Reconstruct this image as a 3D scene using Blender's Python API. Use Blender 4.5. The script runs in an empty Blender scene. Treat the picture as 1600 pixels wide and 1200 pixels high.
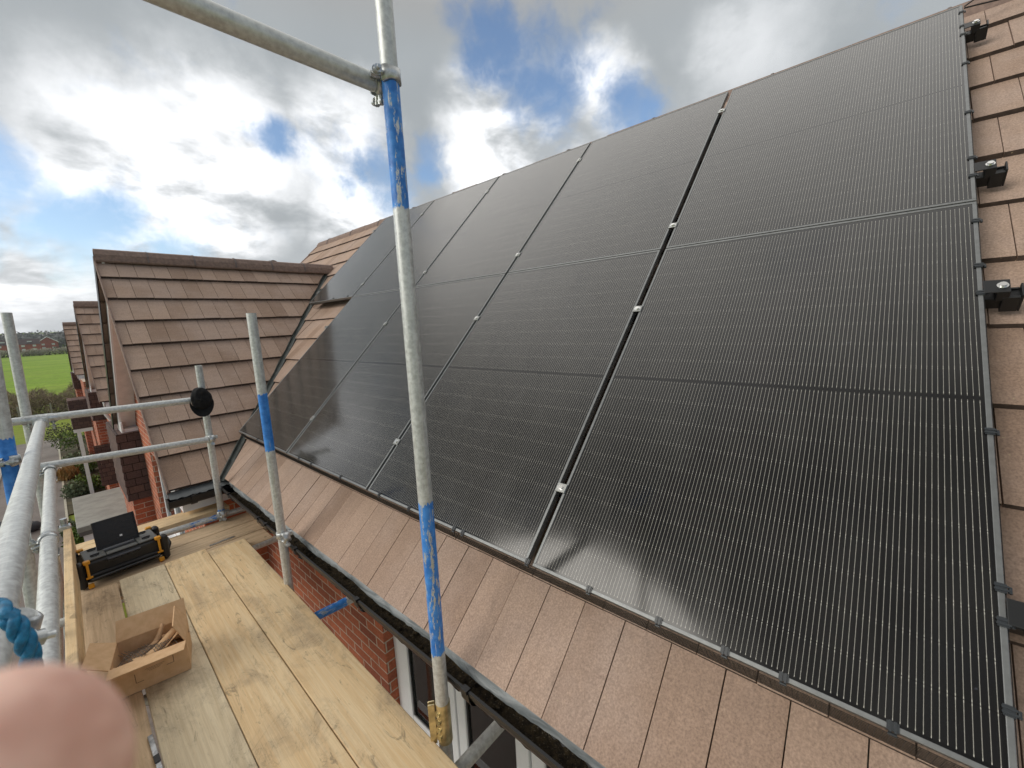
import bpy, bmesh, math, random
from mathutils import Vector, Matrix
random.seed(7)
S = bpy.context.scene
COL = S.collection
R_ = math.radians

# ------------------------------------------------------------------ camera
cam_d = bpy.data.cameras.new("camera"); cam = bpy.data.objects.new("camera", cam_d); COL.objects.link(cam)
CAMP = Vector((-1.04458656, 0.25801169, 0.89038542))
cr = Vector((0.65794283, -0.75147512, -0.04895275)); cu = Vector((0.14788435, 0.06519211, 0.98685369)); cf = Vector((0.73840467, 0.65653265, -0.15402409))
m = Matrix.Identity(4)
for i in range(3):
    m[i][0] = cr[i]; m[i][1] = cu[i]; m[i][2] = -cf[i]; m[i][3] = CAMP[i]
cam.matrix_world = m
cam_d.sensor_width = 36.0; cam_d.lens = 634.74 / 1600 * 36
cam_d.clip_start = 0.008; cam_d.clip_end = 5000
cam_d.dof.use_dof = True; cam_d.dof.focus_distance = 3.0; cam_d.dof.aperture_fstop = 7.5
S.camera = cam

# ------------------------------------------------------------------ exposure
S.view_settings.view_transform = 'Standard'
S.view_settings.look = 'None'
S.view_settings.exposure = 0.70
S.view_settings.gamma = 1.0
S.cycles.max_bounces = 8
S.cycles.use_denoising = True

SUN_AZ, SUN_EL = -62.0, 30.0        # azimuth from +Y towards +X

# ------------------------------------------------------------------ node helpers
class NT:
    def __init__(s, tree): s.t = tree; s.n = tree.nodes; s.l = tree.links
    def node(s, typ, **kw):
        n = s.n.new(typ)
        for k, v in kw.items(): setattr(n, k, v)
        return n
    def put(s, sock, v):
        if isinstance(v, bpy.types.NodeSocket): s.l.new(v, sock)
        elif v is not None: sock.default_value = v
    def M(s, op, a, b=None, c=None, clamp=False):
        n = s.n.new('ShaderNodeMath'); n.operation = op; n.use_clamp = clamp
        s.put(n.inputs[0], a)
        if b is not None: s.put(n.inputs[1], b)
        if c is not None: s.put(n.inputs[2], c)
        return n.outputs[0]
    def V(s, op, a, b=None, out=0):
        n = s.n.new('ShaderNodeVectorMath'); n.operation = op
        s.put(n.inputs[0], a)
        if b is not None: s.put(n.inputs[1], b)
        return n.outputs['Value'] if op in ('DOT_PRODUCT', 'LENGTH', 'DISTANCE') else n.outputs[0]
    def sep(s, v):
        n = s.n.new('ShaderNodeSeparateXYZ'); s.put(n.inputs[0], v); return n.outputs
    def comb(s, x, y, z):
        n = s.n.new('ShaderNodeCombineXYZ')
        for i, v in enumerate((x, y, z)): s.put(n.inputs[i], v)
        return n.outputs[0]
    def noise(s, v, scale, detail=4, rough=.55, dist=0.0, col=False):
        n = s.n.new('ShaderNodeTexNoise'); s.put(n.inputs['Vector'], v)
        n.inputs['Scale'].default_value = scale; n.inputs['Detail'].default_value = detail
        n.inputs['Roughness'].default_value = rough; n.inputs['Distortion'].default_value = dist
        return n.outputs['Color'] if col else n.outputs['Fac']
    def ramp(s, f, a, b, lo=0.0, hi=1.0):
        n = s.n.new('ShaderNodeMapRange'); n.interpolation_type = 'SMOOTHSTEP'
        s.put(n.inputs[0], f); n.inputs[1].default_value = a; n.inputs[2].default_value = b
        n.inputs[3].default_value = lo; n.inputs[4].default_value = hi
        return n.outputs[0]
    def mix(s, f, a, b, mode='MIX'):
        n = s.n.new('ShaderNodeMix'); n.data_type = 'RGBA'; n.blend_type = mode
        s.put(n.inputs[0], f)
        for k, v in ((6, a), (7, b)):
            if isinstance(v, (tuple, list)) and len(v) == 3: v = (*v, 1)
            s.put(n.inputs[k], v)
        return n.outputs[2]
    def mul(s, col, f):          # colour * scalar
        n = s.n.new('ShaderNodeVectorMath'); n.operation = 'SCALE'
        if isinstance(col, tuple): n.inputs[0].default_value = col[:3]
        else: s.l.new(col, n.inputs[0])
        s.put(n.inputs['Scale'], f); return n.outputs[0]
    def bump(s, h, strength=.3, dist=.01):
        n = s.n.new('ShaderNodeBump'); n.inputs['Strength'].default_value = strength
        n.inputs['Distance'].default_value = dist; s.put(n.inputs['Height'], h); return n.outputs[0]
    def objc(s): return s.node('ShaderNodeTexCoord').outputs['Object']
    def pos(s): return s.node('ShaderNodeNewGeometry').outputs['Position']

def newmat(name):
    mt = bpy.data.materials.new(name); mt.use_nodes = True
    t = NT(mt.node_tree); b = mt.node_tree.nodes['Principled BSDF']
    return mt, t, b
def setb(t, b, **kw):
    for k, v in kw.items():
        k = {'col': 'Base Color', 'rough': 'Roughness', 'metal': 'Metallic', 'spec': 'Specular IOR Level', 'nor': 'Normal',
             'sss': 'Subsurface Weight', 'coat': 'Coat Weight', 'alpha': 'Alpha', 'trans': 'Transmission Weight', 'ior': 'IOR'}[k]
        if isinstance(v, tuple) and len(v) == 3: v = (*v, 1)
        t.put(b.inputs[k], v)

# ------------------------------------------------------------------ world: physical sky seen through broken cloud
W = bpy.data.worlds.new("World"); S.world = W; W.use_nodes = True
w = NT(W.node_tree)
for n in list(w.n): w.n.remove(n)
wout = w.node('ShaderNodeOutputWorld')
sky = w.node('ShaderNodeTexSky', sky_type='NISHITA', sun_disc=False)
sky.sun_elevation = R_(SUN_EL); sky.sun_rotation = R_(SUN_AZ); sky.air_density = 1.0; sky.dust_density = .6; sky.ozone_density = 1.6
bg_s = w.node('ShaderNodeBackground'); bg_s.inputs[1].default_value = 0.11
w.l.new(sky.outputs[0], bg_s.inputs[0])
D = w.V('NORMALIZE', w.node('ShaderNodeTexCoord').outputs['Generated'])
dx, dy, dz = w.sep(D)
zz = w.M('MAXIMUM', dz, 0.0)
den = w.M('ADD', zz, 0.34)
P = w.comb(w.M('DIVIDE', dx, den), w.M('DIVIDE', dy, den), w.M('MULTIPLY', zz, .8))
warp = w.noise(P, 1.1, 3, col=True)
P2 = w.V('ADD', P, w.V('MULTIPLY', w.V('SUBTRACT', warp, (.5, .5, .5)), (.34, .34, .34)))
n1 = w.noise(P2, 2.0, 9, .56)
n2 = w.noise(w.V('ADD', P2, (5.3, 1.7, .4)), 3.4, 9, .56)
n3 = w.noise(w.V('ADD', P2, (1.3, 8.7, 2.4)), .8, 4, .5)
Dw = w.V('ADD', D, w.V('MULTIPLY', w.V('SUBTRACT', w.noise(D, 5.0, 8, .62, col=True), (.5, .5, .5)), (.18, .18, .14)))
def dirv(az, el):
    a, e = R_(az), R_(el); return (math.sin(a) * math.cos(e), math.cos(a) * math.cos(e), math.sin(e))
def blob(az, el, r, k=1.0, inner=.15):
    return w.M('MULTIPLY', w.ramp(w.V('DISTANCE', Dw, dirv(az, el)), r * inner, r, 1, 0), k)
def total(lst):
    o = lst[0]
    for x in lst[1:]: o = w.M('MAXIMUM', o, x)
    return o
holes = total([blob(49, 30.5, .13), blob(55, 28, .17), blob(65, 24, .12), blob(44, 33, .07, .6), blob(33, 18.5, .12, 1.0), blob(39, 20.5, .08, .9), blob(4, 10.5, .15), blob(11, 9.5, .10, .9), blob(-1, 14, .12),
               blob(-3, 15, .08), blob(-2, 8, .08, .8), blob(20.5, 21, .075, .9), blob(29, 17, .05, .8), blob(-40, 20, .25), blob(170, 30, .4), blob(-150, 35, .3)])
hn = w.noise(w.V('ADD', D, w.V('MULTIPLY', w.noise(D, 7.0, 4, col=True), (.16, .16, .10))), 7.0, 10, .60)
holes = w.ramp(w.M('ADD', holes, w.M('MULTIPLY', w.M('SUBTRACT', hn, .5), 2.2)), .10, 1.05)
gap = w.M('ADD', w.ramp(n1, .50, .36), w.M('MULTIPLY', holes, 1.35), clamp=True)
gap = w.M('MULTIPLY', gap, w.ramp(dz, .02, .12))
gap_top = w.M('MULTIPLY', w.ramp(n1, .36, .24), 1.0)
hi = w.ramp(dz, .44, .55)
cover = w.M('SUBTRACT', 1.0, w.M('MULTIPLY', w.M('MULTIPLY', total([w.M('MULTIPLY', w.ramp(n1, .31, .25), 1.0), holes]), 1.0), w.ramp(dz, .02, .10)), clamp=True)
# brightness of the cloud: white sunlit lower masses, heavy grey deck above them
bright_zone = total([blob(10, 14, .24, 1.0, .3), blob(28, 21, .16, .9), blob(50, 22, .20, 1.0, .3), blob(62, 25.5, .12, .9), blob(78, 27, .16, .35), blob(0, 9, .22, .75),
                     blob(-14, 19, .26, .85), blob(17, 19, .2, .9), blob(-30, 13, .25, .7), blob(30, 15, .16, .9), blob(-60, 28, .25, .35)])
shade = w.ramp(n2, .36, .62)
lum = w.M('ADD', w.M('MULTIPLY', bright_zone, w.M('ADD', .08, w.M('MULTIPLY', shade, 1.05))), w.M('MULTIPLY', w.ramp(n3, .3, .7), .13))
lum = w.M('ADD', lum, w.M('MULTIPLY', w.ramp(dz, .22, .02), .22), clamp=True)
ccol = w.mix(lum, (.26, .285, .30), (1.0, 1.01, 1.03))
high = w.M('MULTIPLY', w.ramp(w.V('DISTANCE', D, dirv(50, 56)), .85, .42), w.ramp(dz, .56, .64))  # added bright cloud patch above the view, for the panels to mirror
ccol = w.mix(w.ramp(dz, .5, .62), ccol, w.mul(w.comb(1.0, .975, .94), w.V('LENGTH', w.V('MULTIPLY', ccol, (.577, .577, .577)))))
ccol = w.mul(ccol, w.M('ADD', 1.0, w.M('SUBTRACT', w.M('MULTIPLY', high, 1.9), w.M('MULTIPLY', w.ramp(w.V('DISTANCE', D, dirv(-95, 60)), .75, .35), .45))))  # brightens the added patch; dims another unseen one to darken the panel reflections
bg_c = w.node('ShaderNodeBackground'); bg_c.inputs[1].default_value = 0.82
w.l.new(ccol, bg_c.inputs[0])
mx = w.node('ShaderNodeMixShader'); w.l.new(cover, mx.inputs[0]); w.l.new(bg_s.outputs[0], mx.inputs[1]); w.l.new(bg_c.outputs[0], mx.inputs[2])
w.l.new(mx.outputs[0], wout.inputs[0])

# ------------------------------------------------------------------ sun (soft: veiled by thin cloud)
sl = bpy.data.lights.new("sun", 'SUN'); sl.energy = 1.35; sl.angle = R_(42); sl.color = (1.0, .95, .87)
so = bpy.data.objects.new("sun", sl); COL.objects.link(so)
so.rotation_euler = Vector(dirv(SUN_AZ, SUN_EL)).to_track_quat('Z', 'Y').to_euler()

# ------------------------------------------------------------------ mesh helpers
class MB:
    def __init__(s): s.v = []; s.f = []; s.t = []; s.sm = []; s.cur = Matrix.Identity(4); s.tone = 0.5
    def add(s, vs, fs, smooth=False):
        o = len(s.v)
        s.v += [s.cur @ Vector(p) for p in vs]
        for f in fs: s.f.append([o + i for i in f]); s.t.append(s.tone); s.sm.append(smooth)
    def box(s, x0, x1, y0, y1, z0, z1):
        s.add([(x0, y0, z0), (x1, y0, z0), (x1, y1, z0), (x0, y1, z0), (x0, y0, z1), (x1, y0, z1), (x1, y1, z1), (x0, y1, z1)],
              [(0, 3, 2, 1), (4, 5, 6, 7), (0, 1, 5, 4), (1, 2, 6, 5), (2, 3, 7, 6), (3, 0, 4, 7)])
    def cbox(s, x0, x1, y0, y1, z0, z1, b=.004):   # box with chamfered vertical + top edges
        pts = [(x0 + b, y0), (x1 - b, y0), (x1, y0 + b), (x1, y1 - b), (x1 - b, y1), (x0 + b, y1), (x0, y1 - b), (x0, y0 + b)]
        cx, cy = (x0 + x1) / 2, (y0 + y1) / 2
        def ring(z, k):
            return [(cx + (px - cx) * (1 - k / max(1e-6, (x1 - x0) / 2)), cy + (py - cy) * (1 - k / max(1e-6, (y1 - y0) / 2)), z) for px, py in pts]
        rings = [ring(z0, b), ring(z0 + b, 0), ring(z1 - b, 0), ring(z1, b)]
        vs = [p for r in rings for p in r]; fs = [tuple(range(7, -1, -1)), tuple(range(24, 32))]
        for k in range(3):
            for i in range(8):
                j = (i + 1) % 8; fs.append((k * 8 + i, k * 8 + j, k * 8 + 8 + j, k * 8 + 8 + i))
        s.add(vs, fs)
    def prism(s, poly, z0, z1):     # polygon in xy, extruded z
        n = len(poly)
        s.add([(x, y, z0) for x, y in poly] + [(x, y, z1) for x, y in poly],
              [tuple(range(n - 1, -1, -1)), tuple(range(n, 2 * n))] + [(i, (i + 1) % n, n + (i + 1) % n, n + i) for i in range(n)])
    def tube(s, path, r, n=16, caps=True, hollow=False):
        path = [Vector(p) for p in path]; rings = []
        up = None
        for i, p in enumerate(path):
            d = (path[min(i + 1, len(path) - 1)] - path[max(i - 1, 0)]).normalized()
            if up is None: up = Vector((0, 0, 1)) if abs(d.z) < .9 else Vector((1, 0, 0))
            a = d.cross(up).normalized(); b = a.cross(d).normalized(); up = b
            rr = r[i] if isinstance(r, (list, tuple)) else r
            rings.append([p + a * math.cos(t) * rr + b * math.sin(t) * rr for t in [2 * math.pi * k / n for k in range(n)]])
        vs = [q for rg in rings for q in rg]; fs = []
        for i in range(len(rings) - 1):
            for k in range(n):
                j = (k + 1) % n; fs.append((i * n + k, i * n + j, (i + 1) * n + j, (i + 1) * n + k))
        s.add(vs, fs, True)
        if caps and not hollow:
            s.add(rings[0], [tuple(range(n))]); s.add(rings[-1], [tuple(range(n - 1, -1, -1))])
        if hollow:
            for rg, p, q in ((rings[0], path[0], path[1]), (rings[-1], path[-1], path[-2])):
                d = (q - p).normalized(); rr = r if not isinstance(r, (list, tuple)) else r[0]
                inner = [p + (v - p) * .84 for v in rg]; deep = [v + d * .08 for v in inner]
                s.add(rg + inner, [(k, (k + 1) % n, n + (k + 1) % n, n + k) for k in range(n)])
                s.add(inner + deep, [(k, (k + 1) % n, n + (k + 1) % n, n + k) for k in range(n)], True)
                s.add(deep, [tuple(range(n))])
    def hexn(s, c, axis, r, h, n=6):
        c = Vector(c); a = Vector(axis).normalized()
        s.tube([c, c + a * h], r, n=n)
    def ball(s, c, r, sc=(1, 1, 1), n=10, m_=8, jit=0):
        vs = []; fs = []
        for i in range(m_ + 1):
            th = math.pi * i / m_
            for k in range(n):
                ph = 2 * math.pi * k / n; q = 1 + random.uniform(-jit, jit)
                vs.append((c[0] + r * sc[0] * q * math.sin(th) * math.cos(ph), c[1] + r * sc[1] * q * math.sin(th) * math.sin(ph), c[2] + r * sc[2] * q * math.cos(th)))
        for i in range(m_):
            for k in range(n):
                j = (k + 1) % n; fs.append((i * n + k, (i + 1) * n + k, (i + 1) * n + j, i * n + j))
        s.add(vs, fs, True)
    def build(s, name, mat, parent=None, clip=None, bevel=0, loc=None):
        me = bpy.data.meshes.new(name)
        me.from_pydata([tuple(v) for v in s.v], [], s.f); me.update()
        me.polygons.foreach_set('use_smooth', s.sm)
        at = me.attributes.new('tone', 'FLOAT', 'FACE'); at.data.foreach_set('value', s.t)
        if clip:
            bm = bmesh.new(); bm.from_mesh(me)
            for co, no in clip:
                bmesh.ops.bisect_plane(bm, geom=bm.verts[:] + bm.edges[:] + bm.faces[:], plane_co=co, plane_no=no, clear_outer=True)
            bm.to_mesh(me); bm.free()
        me.materials.append(mat)
        o = bpy.data.objects.new(name, me); COL.objects.link(o)
        if loc: o.location = loc
        if parent: o.parent = parent
        if bevel:
            b = o.modifiers.new('bevel', 'BEVEL'); b.width = bevel; b.segments = 2; b.limit_method = 'ANGLE'
        return o
def join(*mbs):
    r = MB()
    for q in mbs:
        o = len(r.v); r.v += q.v; r.f += [[o + i for i in f] for f in q.f]; r.t += q.t; r.sm += q.sm
    return r
def tag(o, label=None, cat=None, group=None, kind=None):
    if label: o['label'] = label
    if cat: o['category'] = cat
    if group: o['group'] = group
    if kind: o['kind'] = kind
    return o
def empty(name, label, cat, group=None, loc=(0, 0, 0), mat=None):
    o = bpy.data.objects.new(name, None); COL.objects.link(o); o.empty_display_size = .1
    if mat is not None: o.matrix_world = mat
    else: o.location = loc
    return tag(o, label, cat, group)
def frame(origin, x, y, z):
    mm = Matrix.Identity(4)
    for i in range(3):
        mm[i][0] = x[i]; mm[i][1] = y[i]; mm[i][2] = z[i]; mm[i][3] = origin[i]
    return mm

# ------------------------------------------------------------------ materials
def m_plain(name, col, rough=.6, metal=0, spec=.5, nscale=0, namp=.25, bumpy=0):
    mt, t, b = newmat(name); c = col
    if nscale:
        f = t.noise(t.objc(), nscale, 5, .6)
        c = t.mix(t.ramp(f, .3, .7), tuple(x * (1 - namp) for x in col), tuple(min(1, x * (1 + namp)) for x in col))
        if bumpy: setb(t, b, nor=t.bump(f, bumpy, .004))
    setb(t, b, col=c, rough=rough, metal=metal, spec=spec); return mt

def m_tile():
    mt, t, b = newmat('concrete_tile')
    P = t.pos(); at = t.node('ShaderNodeAttribute', attribute_name='tone').outputs['Fac']
    big = t.noise(P, 2.2, 4); fine = t.noise(P, 160, 5, .7); mid = t.noise(P, 22, 5, .65)
    c = t.mix(at, (.305, .208, .152), (.460, .330, .252))
    c = t.mix(t.ramp(big, .35, .7), c, (.42, .312, .252))
    c = t.mix(t.M('MULTIPLY', t.ramp(mid, .55, .8), .55), c, (.52, .37, .275))
    c = t.mix(t.M('MULTIPLY', t.ramp(mid, .42, .2), .45), c, (.20, .135, .11))
    c = t.mul(c, t.ramp(fine, .25, .75, .70, 1.26))
    strk = t.noise(t.V('MULTIPLY', P, (3.5, 46, 3.5)), 1.0, 6, .65)
    c = t.mul(c, t.ramp(strk, .3, .7, .95, 1.045))
    stain = t.noise(t.V('MULTIPLY', P, (6, 14, 6)), 1.0, 6, .7)
    c = t.mix(t.M('MULTIPLY', t.ramp(stain, .6, .75), .35), c, (.16, .12, .10))
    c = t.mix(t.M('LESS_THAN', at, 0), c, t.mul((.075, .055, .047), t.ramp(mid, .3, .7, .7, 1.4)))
    lich = t.ramp(t.noise(P, 75, 3, .5), .73, .77)
    c = t.mix(t.M('MULTIPLY', lich, .7), c, (.50, .42, .26))
    setb(t, b, col=c, rough=.86, spec=.3, nor=t.bump(fine, .35, .003)); return mt
TILE = m_tile()
CLIPG = m_plain('clip_grey', (.16, .13, .12), .6)
TRIDGE = m_plain('ridge_concrete', (.235, .165, .135), .85, nscale=30, namp=.2, bumpy=.3)

def m_brick(name, c1, c2, mortar, dark=.0):
    mt, t, b = newmat(name)
    g = t.node('ShaderNodeNewGeometry'); x, y, z = t.sep(g.outputs['Position']); nx, ny, nz = t.sep(g.outputs['True Normal'])
    f = t.M('GREATER_THAN', t.M('ABSOLUTE', nx), .5)
    u = t.M('ADD', t.M('MULTIPLY', f, y), t.M('MULTIPLY', t.M('SUBTRACT', 1, f), x))
    uv = t.comb(u, z, 0)
    br = t.node('ShaderNodeTexBrick'); t.put(br.inputs['Vector'], uv)
    br.inputs['Scale'].default_value = 1; br.inputs['Brick Width'].default_value = .225; br.inputs['Row Height'].default_value = .075
    br.inputs['Mortar Size'].default_value = .0052; br.inputs['Mortar Smooth'].default_value = .25; br.inputs['Bias'].default_value = -.1
    br.inputs['Color1'].default_value = (*c1, 1); br.inputs['Color2'].default_value = (*c2, 1); br.inputs['Mortar'].default_value = (*mortar, 1)
    P = g.outputs['Position']
    n = t.noise(P, 60, 6, .7); nb = t.noise(P, 9, 3)
    c = t.mul(br.outputs['Color'], t.ramp(n, .2, .8, .70, 1.25))
    c = t.mix(t.M('MULTIPLY', t.ramp(nb, .5, .72), .35), c, tuple(v * .55 for v in c1))
    h = t.M('SUBTRACT', t.M('MULTIPLY', n, .3), br.outputs['Fac'])
    setb(t, b, col=c, rough=.9, spec=.25, nor=t.bump(h, .6, .006)); return mt
BRICK = m_brick('red_brick', (.50, .155, .080), (.27, .085, .055), (.55, .46, .37))
def m_hung():
    mt, t, b = newmat('hanging_tile')
    g = t.node('ShaderNodeNewGeometry'); x, y, z = t.sep(g.outputs['Position']); nx, ny, nz = t.sep(g.outputs['True Normal'])
    f = t.M('GREATER_THAN', t.M('ABSOLUTE', nx), .5)
    u = t.M('ADD', t.M('MULTIPLY', f, y), t.M('MULTIPLY', t.M('SUBTRACT', 1, f), x))
    br = t.node('ShaderNodeTexBrick'); t.put(br.inputs['Vector'], t.comb(u, z, 0))
    br.inputs['Scale'].default_value = 1; br.inputs['Brick Width'].default_value = .165; br.inputs['Row Height'].default_value = .11
    br.inputs['Mortar Size'].default_value = .004; br.inputs['Bias'].default_value = 0
    br.inputs['Color1'].default_value = (.13, .082, .068, 1); br.inputs['Color2'].default_value = (.085, .056, .050, 1); br.inputs['Mortar'].default_value = (.015, .011, .010, 1)
    c = t.mul(br.outputs['Color'], t.ramp(t.noise(g.outputs['Position'], 50, 5), .2, .8, .75, 1.25))
    setb(t, b, col=c, rough=.8, spec=.3, nor=t.bump(t.M('FRACT', t.M('DIVIDE', z, .11)), .5, -.01)); return mt
HUNG = m_hung()
UPVC = m_plain('white_plastic', (.86, .87, .88), .35, nscale=6, namp=.04)
CREAM = m_plain('cream_soffit', (.78, .72, .68), .6, nscale=8, namp=.08)
BLACKP = m_plain('black_plastic', (.013, .013, .014), .38)
def m_lead():
    mt, t, b = newmat('lead_flashing'); P = t.V('MULTIPLY', t.pos(), (14, 3, 14))
    n = t.noise(P, 1.6, 6, .6, 1.2); n2 = t.noise(P, 9, 5, .7)
    c = t.mix(t.ramp(n, .3, .7), (.13, .15, .155), (.36, .38, .38))
    c = t.mix(t.M('MULTIPLY', t.ramp(n2, .55, .75), .5), c, (.07, .075, .07))
    setb(t, b, col=c, rough=.55, metal=.2, nor=t.bump(n, .5, .01)); return mt
LEAD = m_lead()
VALLEY = m_plain('valley_trim', (.075, .085, .078), .5, nscale=20, namp=.3)
def m_moss():
    mt, t, b = newmat('gutter_silt'); P = t.pos(); n = t.noise(P, 45, 7, .75); n2 = t.noise(P, 160, 3)
    c = t.mix(t.ramp(n, .35, .7), (.022, .015, .008), (.13, .09, .04))
    c = t.mix(t.M('MULTIPLY', t.ramp(n2, .60, .70), .8), c, (.34, .28, .19))
    setb(t, b, col=c, rough=.85, nor=t.bump(n, 1, .02)); return mt
SILT = m_moss()

def m_glass_cells():
    mt, t, b = newmat('cell_glass')
    x, y, z = t.sep(t.objc())
    CW, RH = .1843, .0945
    xm = t.M('SUBTRACT', x, .014)
    fx = t.M('FRACT', t.M('DIVIDE', xm, CW))                           # 0..1 within a cell column
    incell = t.M('MULTIPLY', t.M('GREATER_THAN', fx, .012), t.M('LESS_THAN', fx, .988))
    bar = t.M('ABSOLUTE', t.M('SUBTRACT', t.M('FRACT', t.M('MULTIPLY', fx, 16)), .5))        # 0 at bar centre
    # two halves either side of the middle gap
    up = t.M('GREATER_THAN', y, .877)
    ym = t.M('SUBTRACT', t.M('SUBTRACT', y, .0165), t.M('MULTIPLY', up, .020))
    rr = t.M('DIVIDE', ym, RH)
    rf = t.M('ABSOLUTE', t.M('SUBTRACT', t.M('FRACT', rr), .5))          # .5 at row boundary
    midgap = t.M('LESS_THAN', t.M('ABSOLUTE', t.M('SUBTRACT', y, .877)), .0075)
    edge = t.M('MULTIPLY', t.M('MULTIPLY', t.M('GREATER_THAN', x, .016), t.M('LESS_THAN', x, 1.118)), t.M('MULTIPLY', t.M('GREATER_THAN', y, .018), t.M('LESS_THAN', y, 1.736)))
    pad = t.M('GREATER_THAN', t.M('ABSOLUTE', t.M('SUBTRACT', t.M('FRACT', t.M('MULTIPLY', rr, 5)), .5)), .44)
    nearrow = t.M('MULTIPLY', t.M('GREATER_THAN', rf, .44), t.M('LESS_THAN', rf, .49))
    halfw = t.M('ADD', .042, t.M('ADD', t.M('MULTIPLY', nearrow, .010), t.M('MULTIPLY', pad, .004)))
    line = t.M('LESS_THAN', bar, halfw)
    dead = t.M('MAXIMUM', t.M('GREATER_THAN', rf, .490), midgap)
    line = t.M('MULTIPLY', t.M('MULTIPLY', line, incell), t.M('MULTIPLY', edge, t.M('SUBTRACT', 1, dead)))
    cell = t.M('MULTIPLY', t.M('MULTIPLY', incell, edge), t.M('SUBTRACT', 1, dead))
    P = t.objc()
    dust = t.noise(t.V('MULTIPLY', P, (3, 1.2, 1)), 2.0, 6, .6)
    smear = t.ramp(t.noise(t.V('ADD', P, (3.1, .4, 0)), 6.5, 5, .7, .8), .67, .78)
    base = t.mix(cell, (.0030, .0030, .0032), (.0065, .0065, .0068))
    base = t.mix(t.M('MULTIPLY', smear, .45), base, (.16, .17, .22))
    lum = t.M('ADD', .34, t.M('ADD', t.M('MULTIPLY', nearrow, .20), t.M('MULTIPLY', pad, .03)))
    c = t.mix(line, base, t.mul((1.0, .965, .86), lum))
    c = t.mix(t.M('MULTIPLY', t.ramp(dust, .35, .8), .018), c, (.5, .48, .44))
    setb(t, b, col=c, rough=t.M('ADD', .10, t.M('MULTIPLY', t.ramp(dust, .3, .8), .10)), spec=.5, ior=1.5,
         nor=t.bump(t.noise(P, 1.6, 2), .05, .02))
    b.inputs['Sheen Weight'].default_value = .13; b.inputs['Sheen Roughness'].default_value = .35
    b.inputs['Coat Weight'].default_value = .35; b.inputs['Coat Roughness'].default_value = .09; b.inputs['Coat IOR'].default_value = 1.45
    return mt
CELLS = m_glass_cells()
FRAME = m_plain('anodised_frame', (.21, .218, .218), .40, metal=.6, nscale=40, namp=.1)
ALU = m_plain('bare_aluminium', (.62, .62, .60), .32, metal=.9)
BRIGHTBOLT = m_plain('stainless_bolt', (.75, .75, .73), .22, metal=1)
BLACKM = m_plain('black_metal', (.016, .017, .018), .42, metal=.2)

def m_galv(name, bands=(), worn=.45, tint=(.70, .725, .715)):
    mt, t, b = newmat(name); P = t.objc(); x, y, z = t.sep(P)
    fl = t.noise(P, 70, 4, .6); st = t.noise(t.V('MULTIPLY', P, (90, 90, 3)), 1, 5, .6); big = t.noise(t.V('MULTIPLY', P, (4, 4, 2)), 2, 4)
    c = t.mix(t.ramp(fl, .3, .7), tuple(v * .70 for v in tint), tint)
    c = t.mix(t.M('MULTIPLY', t.ramp(st, .5, .75), .45), c, (.80, .80, .76))
    c = t.mix(t.M('MULTIPLY', t.ramp(big, .55, .75), .35), c, (.33, .34, .32))
    c = t.mix(t.M('MULTIPLY', t.ramp(t.noise(P, 24, 6, .75), .66, .74), .8), c, (.20, .185, .165))
    met = .45; rough = t.ramp(fl, .3, .7, .40, .58)
    if bands:
        jag = t.M('MULTIPLY', t.M('SUBTRACT', t.noise(t.V('MULTIPLY', P, (120, 120, 20)), 1, 4), .5), .045)
        zz = t.M('ADD', z, jag); f = None
        for a, bb in bands:
            q = t.M('MULTIPLY', t.ramp(zz, a - .002, a + .002), t.ramp(zz, bb - .002, bb + .002, 1, 0))
            f = q if f is None else t.M('MAXIMUM', f, q)
        chips = t.M('MAXIMUM', t.ramp(t.noise(t.V('MULTIPLY', P, (60, 60, 14)), 1, 7, .72), 1 - worn - .0, 1 - worn + .02), t.ramp(t.noise(t.V('MULTIPLY', P, (160, 160, 6)), 1, 4, .6), .66, .70))
        fb = t.M('MULTIPLY', f, t.M('SUBTRACT', 1, chips))
        c = t.mix(fb, c, t.mix(t.ramp(t.noise(P, 30, 4), .3, .7), (.02, .17, .58), (.07, .31, .82)))
        met = t.M('MULTIPLY', t.M('SUBTRACT', 1, fb), .45)
    setb(t, b, col=c, rough=rough, metal=met, nor=t.bump(fl, .12, .002)); return mt
GALV = m_galv('galvanised_steel')
CASTF = m_plain('forged_zinc', (.52, .54, .54), .38, metal=.75, nscale=60, namp=.25, bumpy=.3)
BRASS = m_plain('yellow_passivated', (.60, .51, .30), .28, metal=.85, nscale=25, namp=.3)

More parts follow.
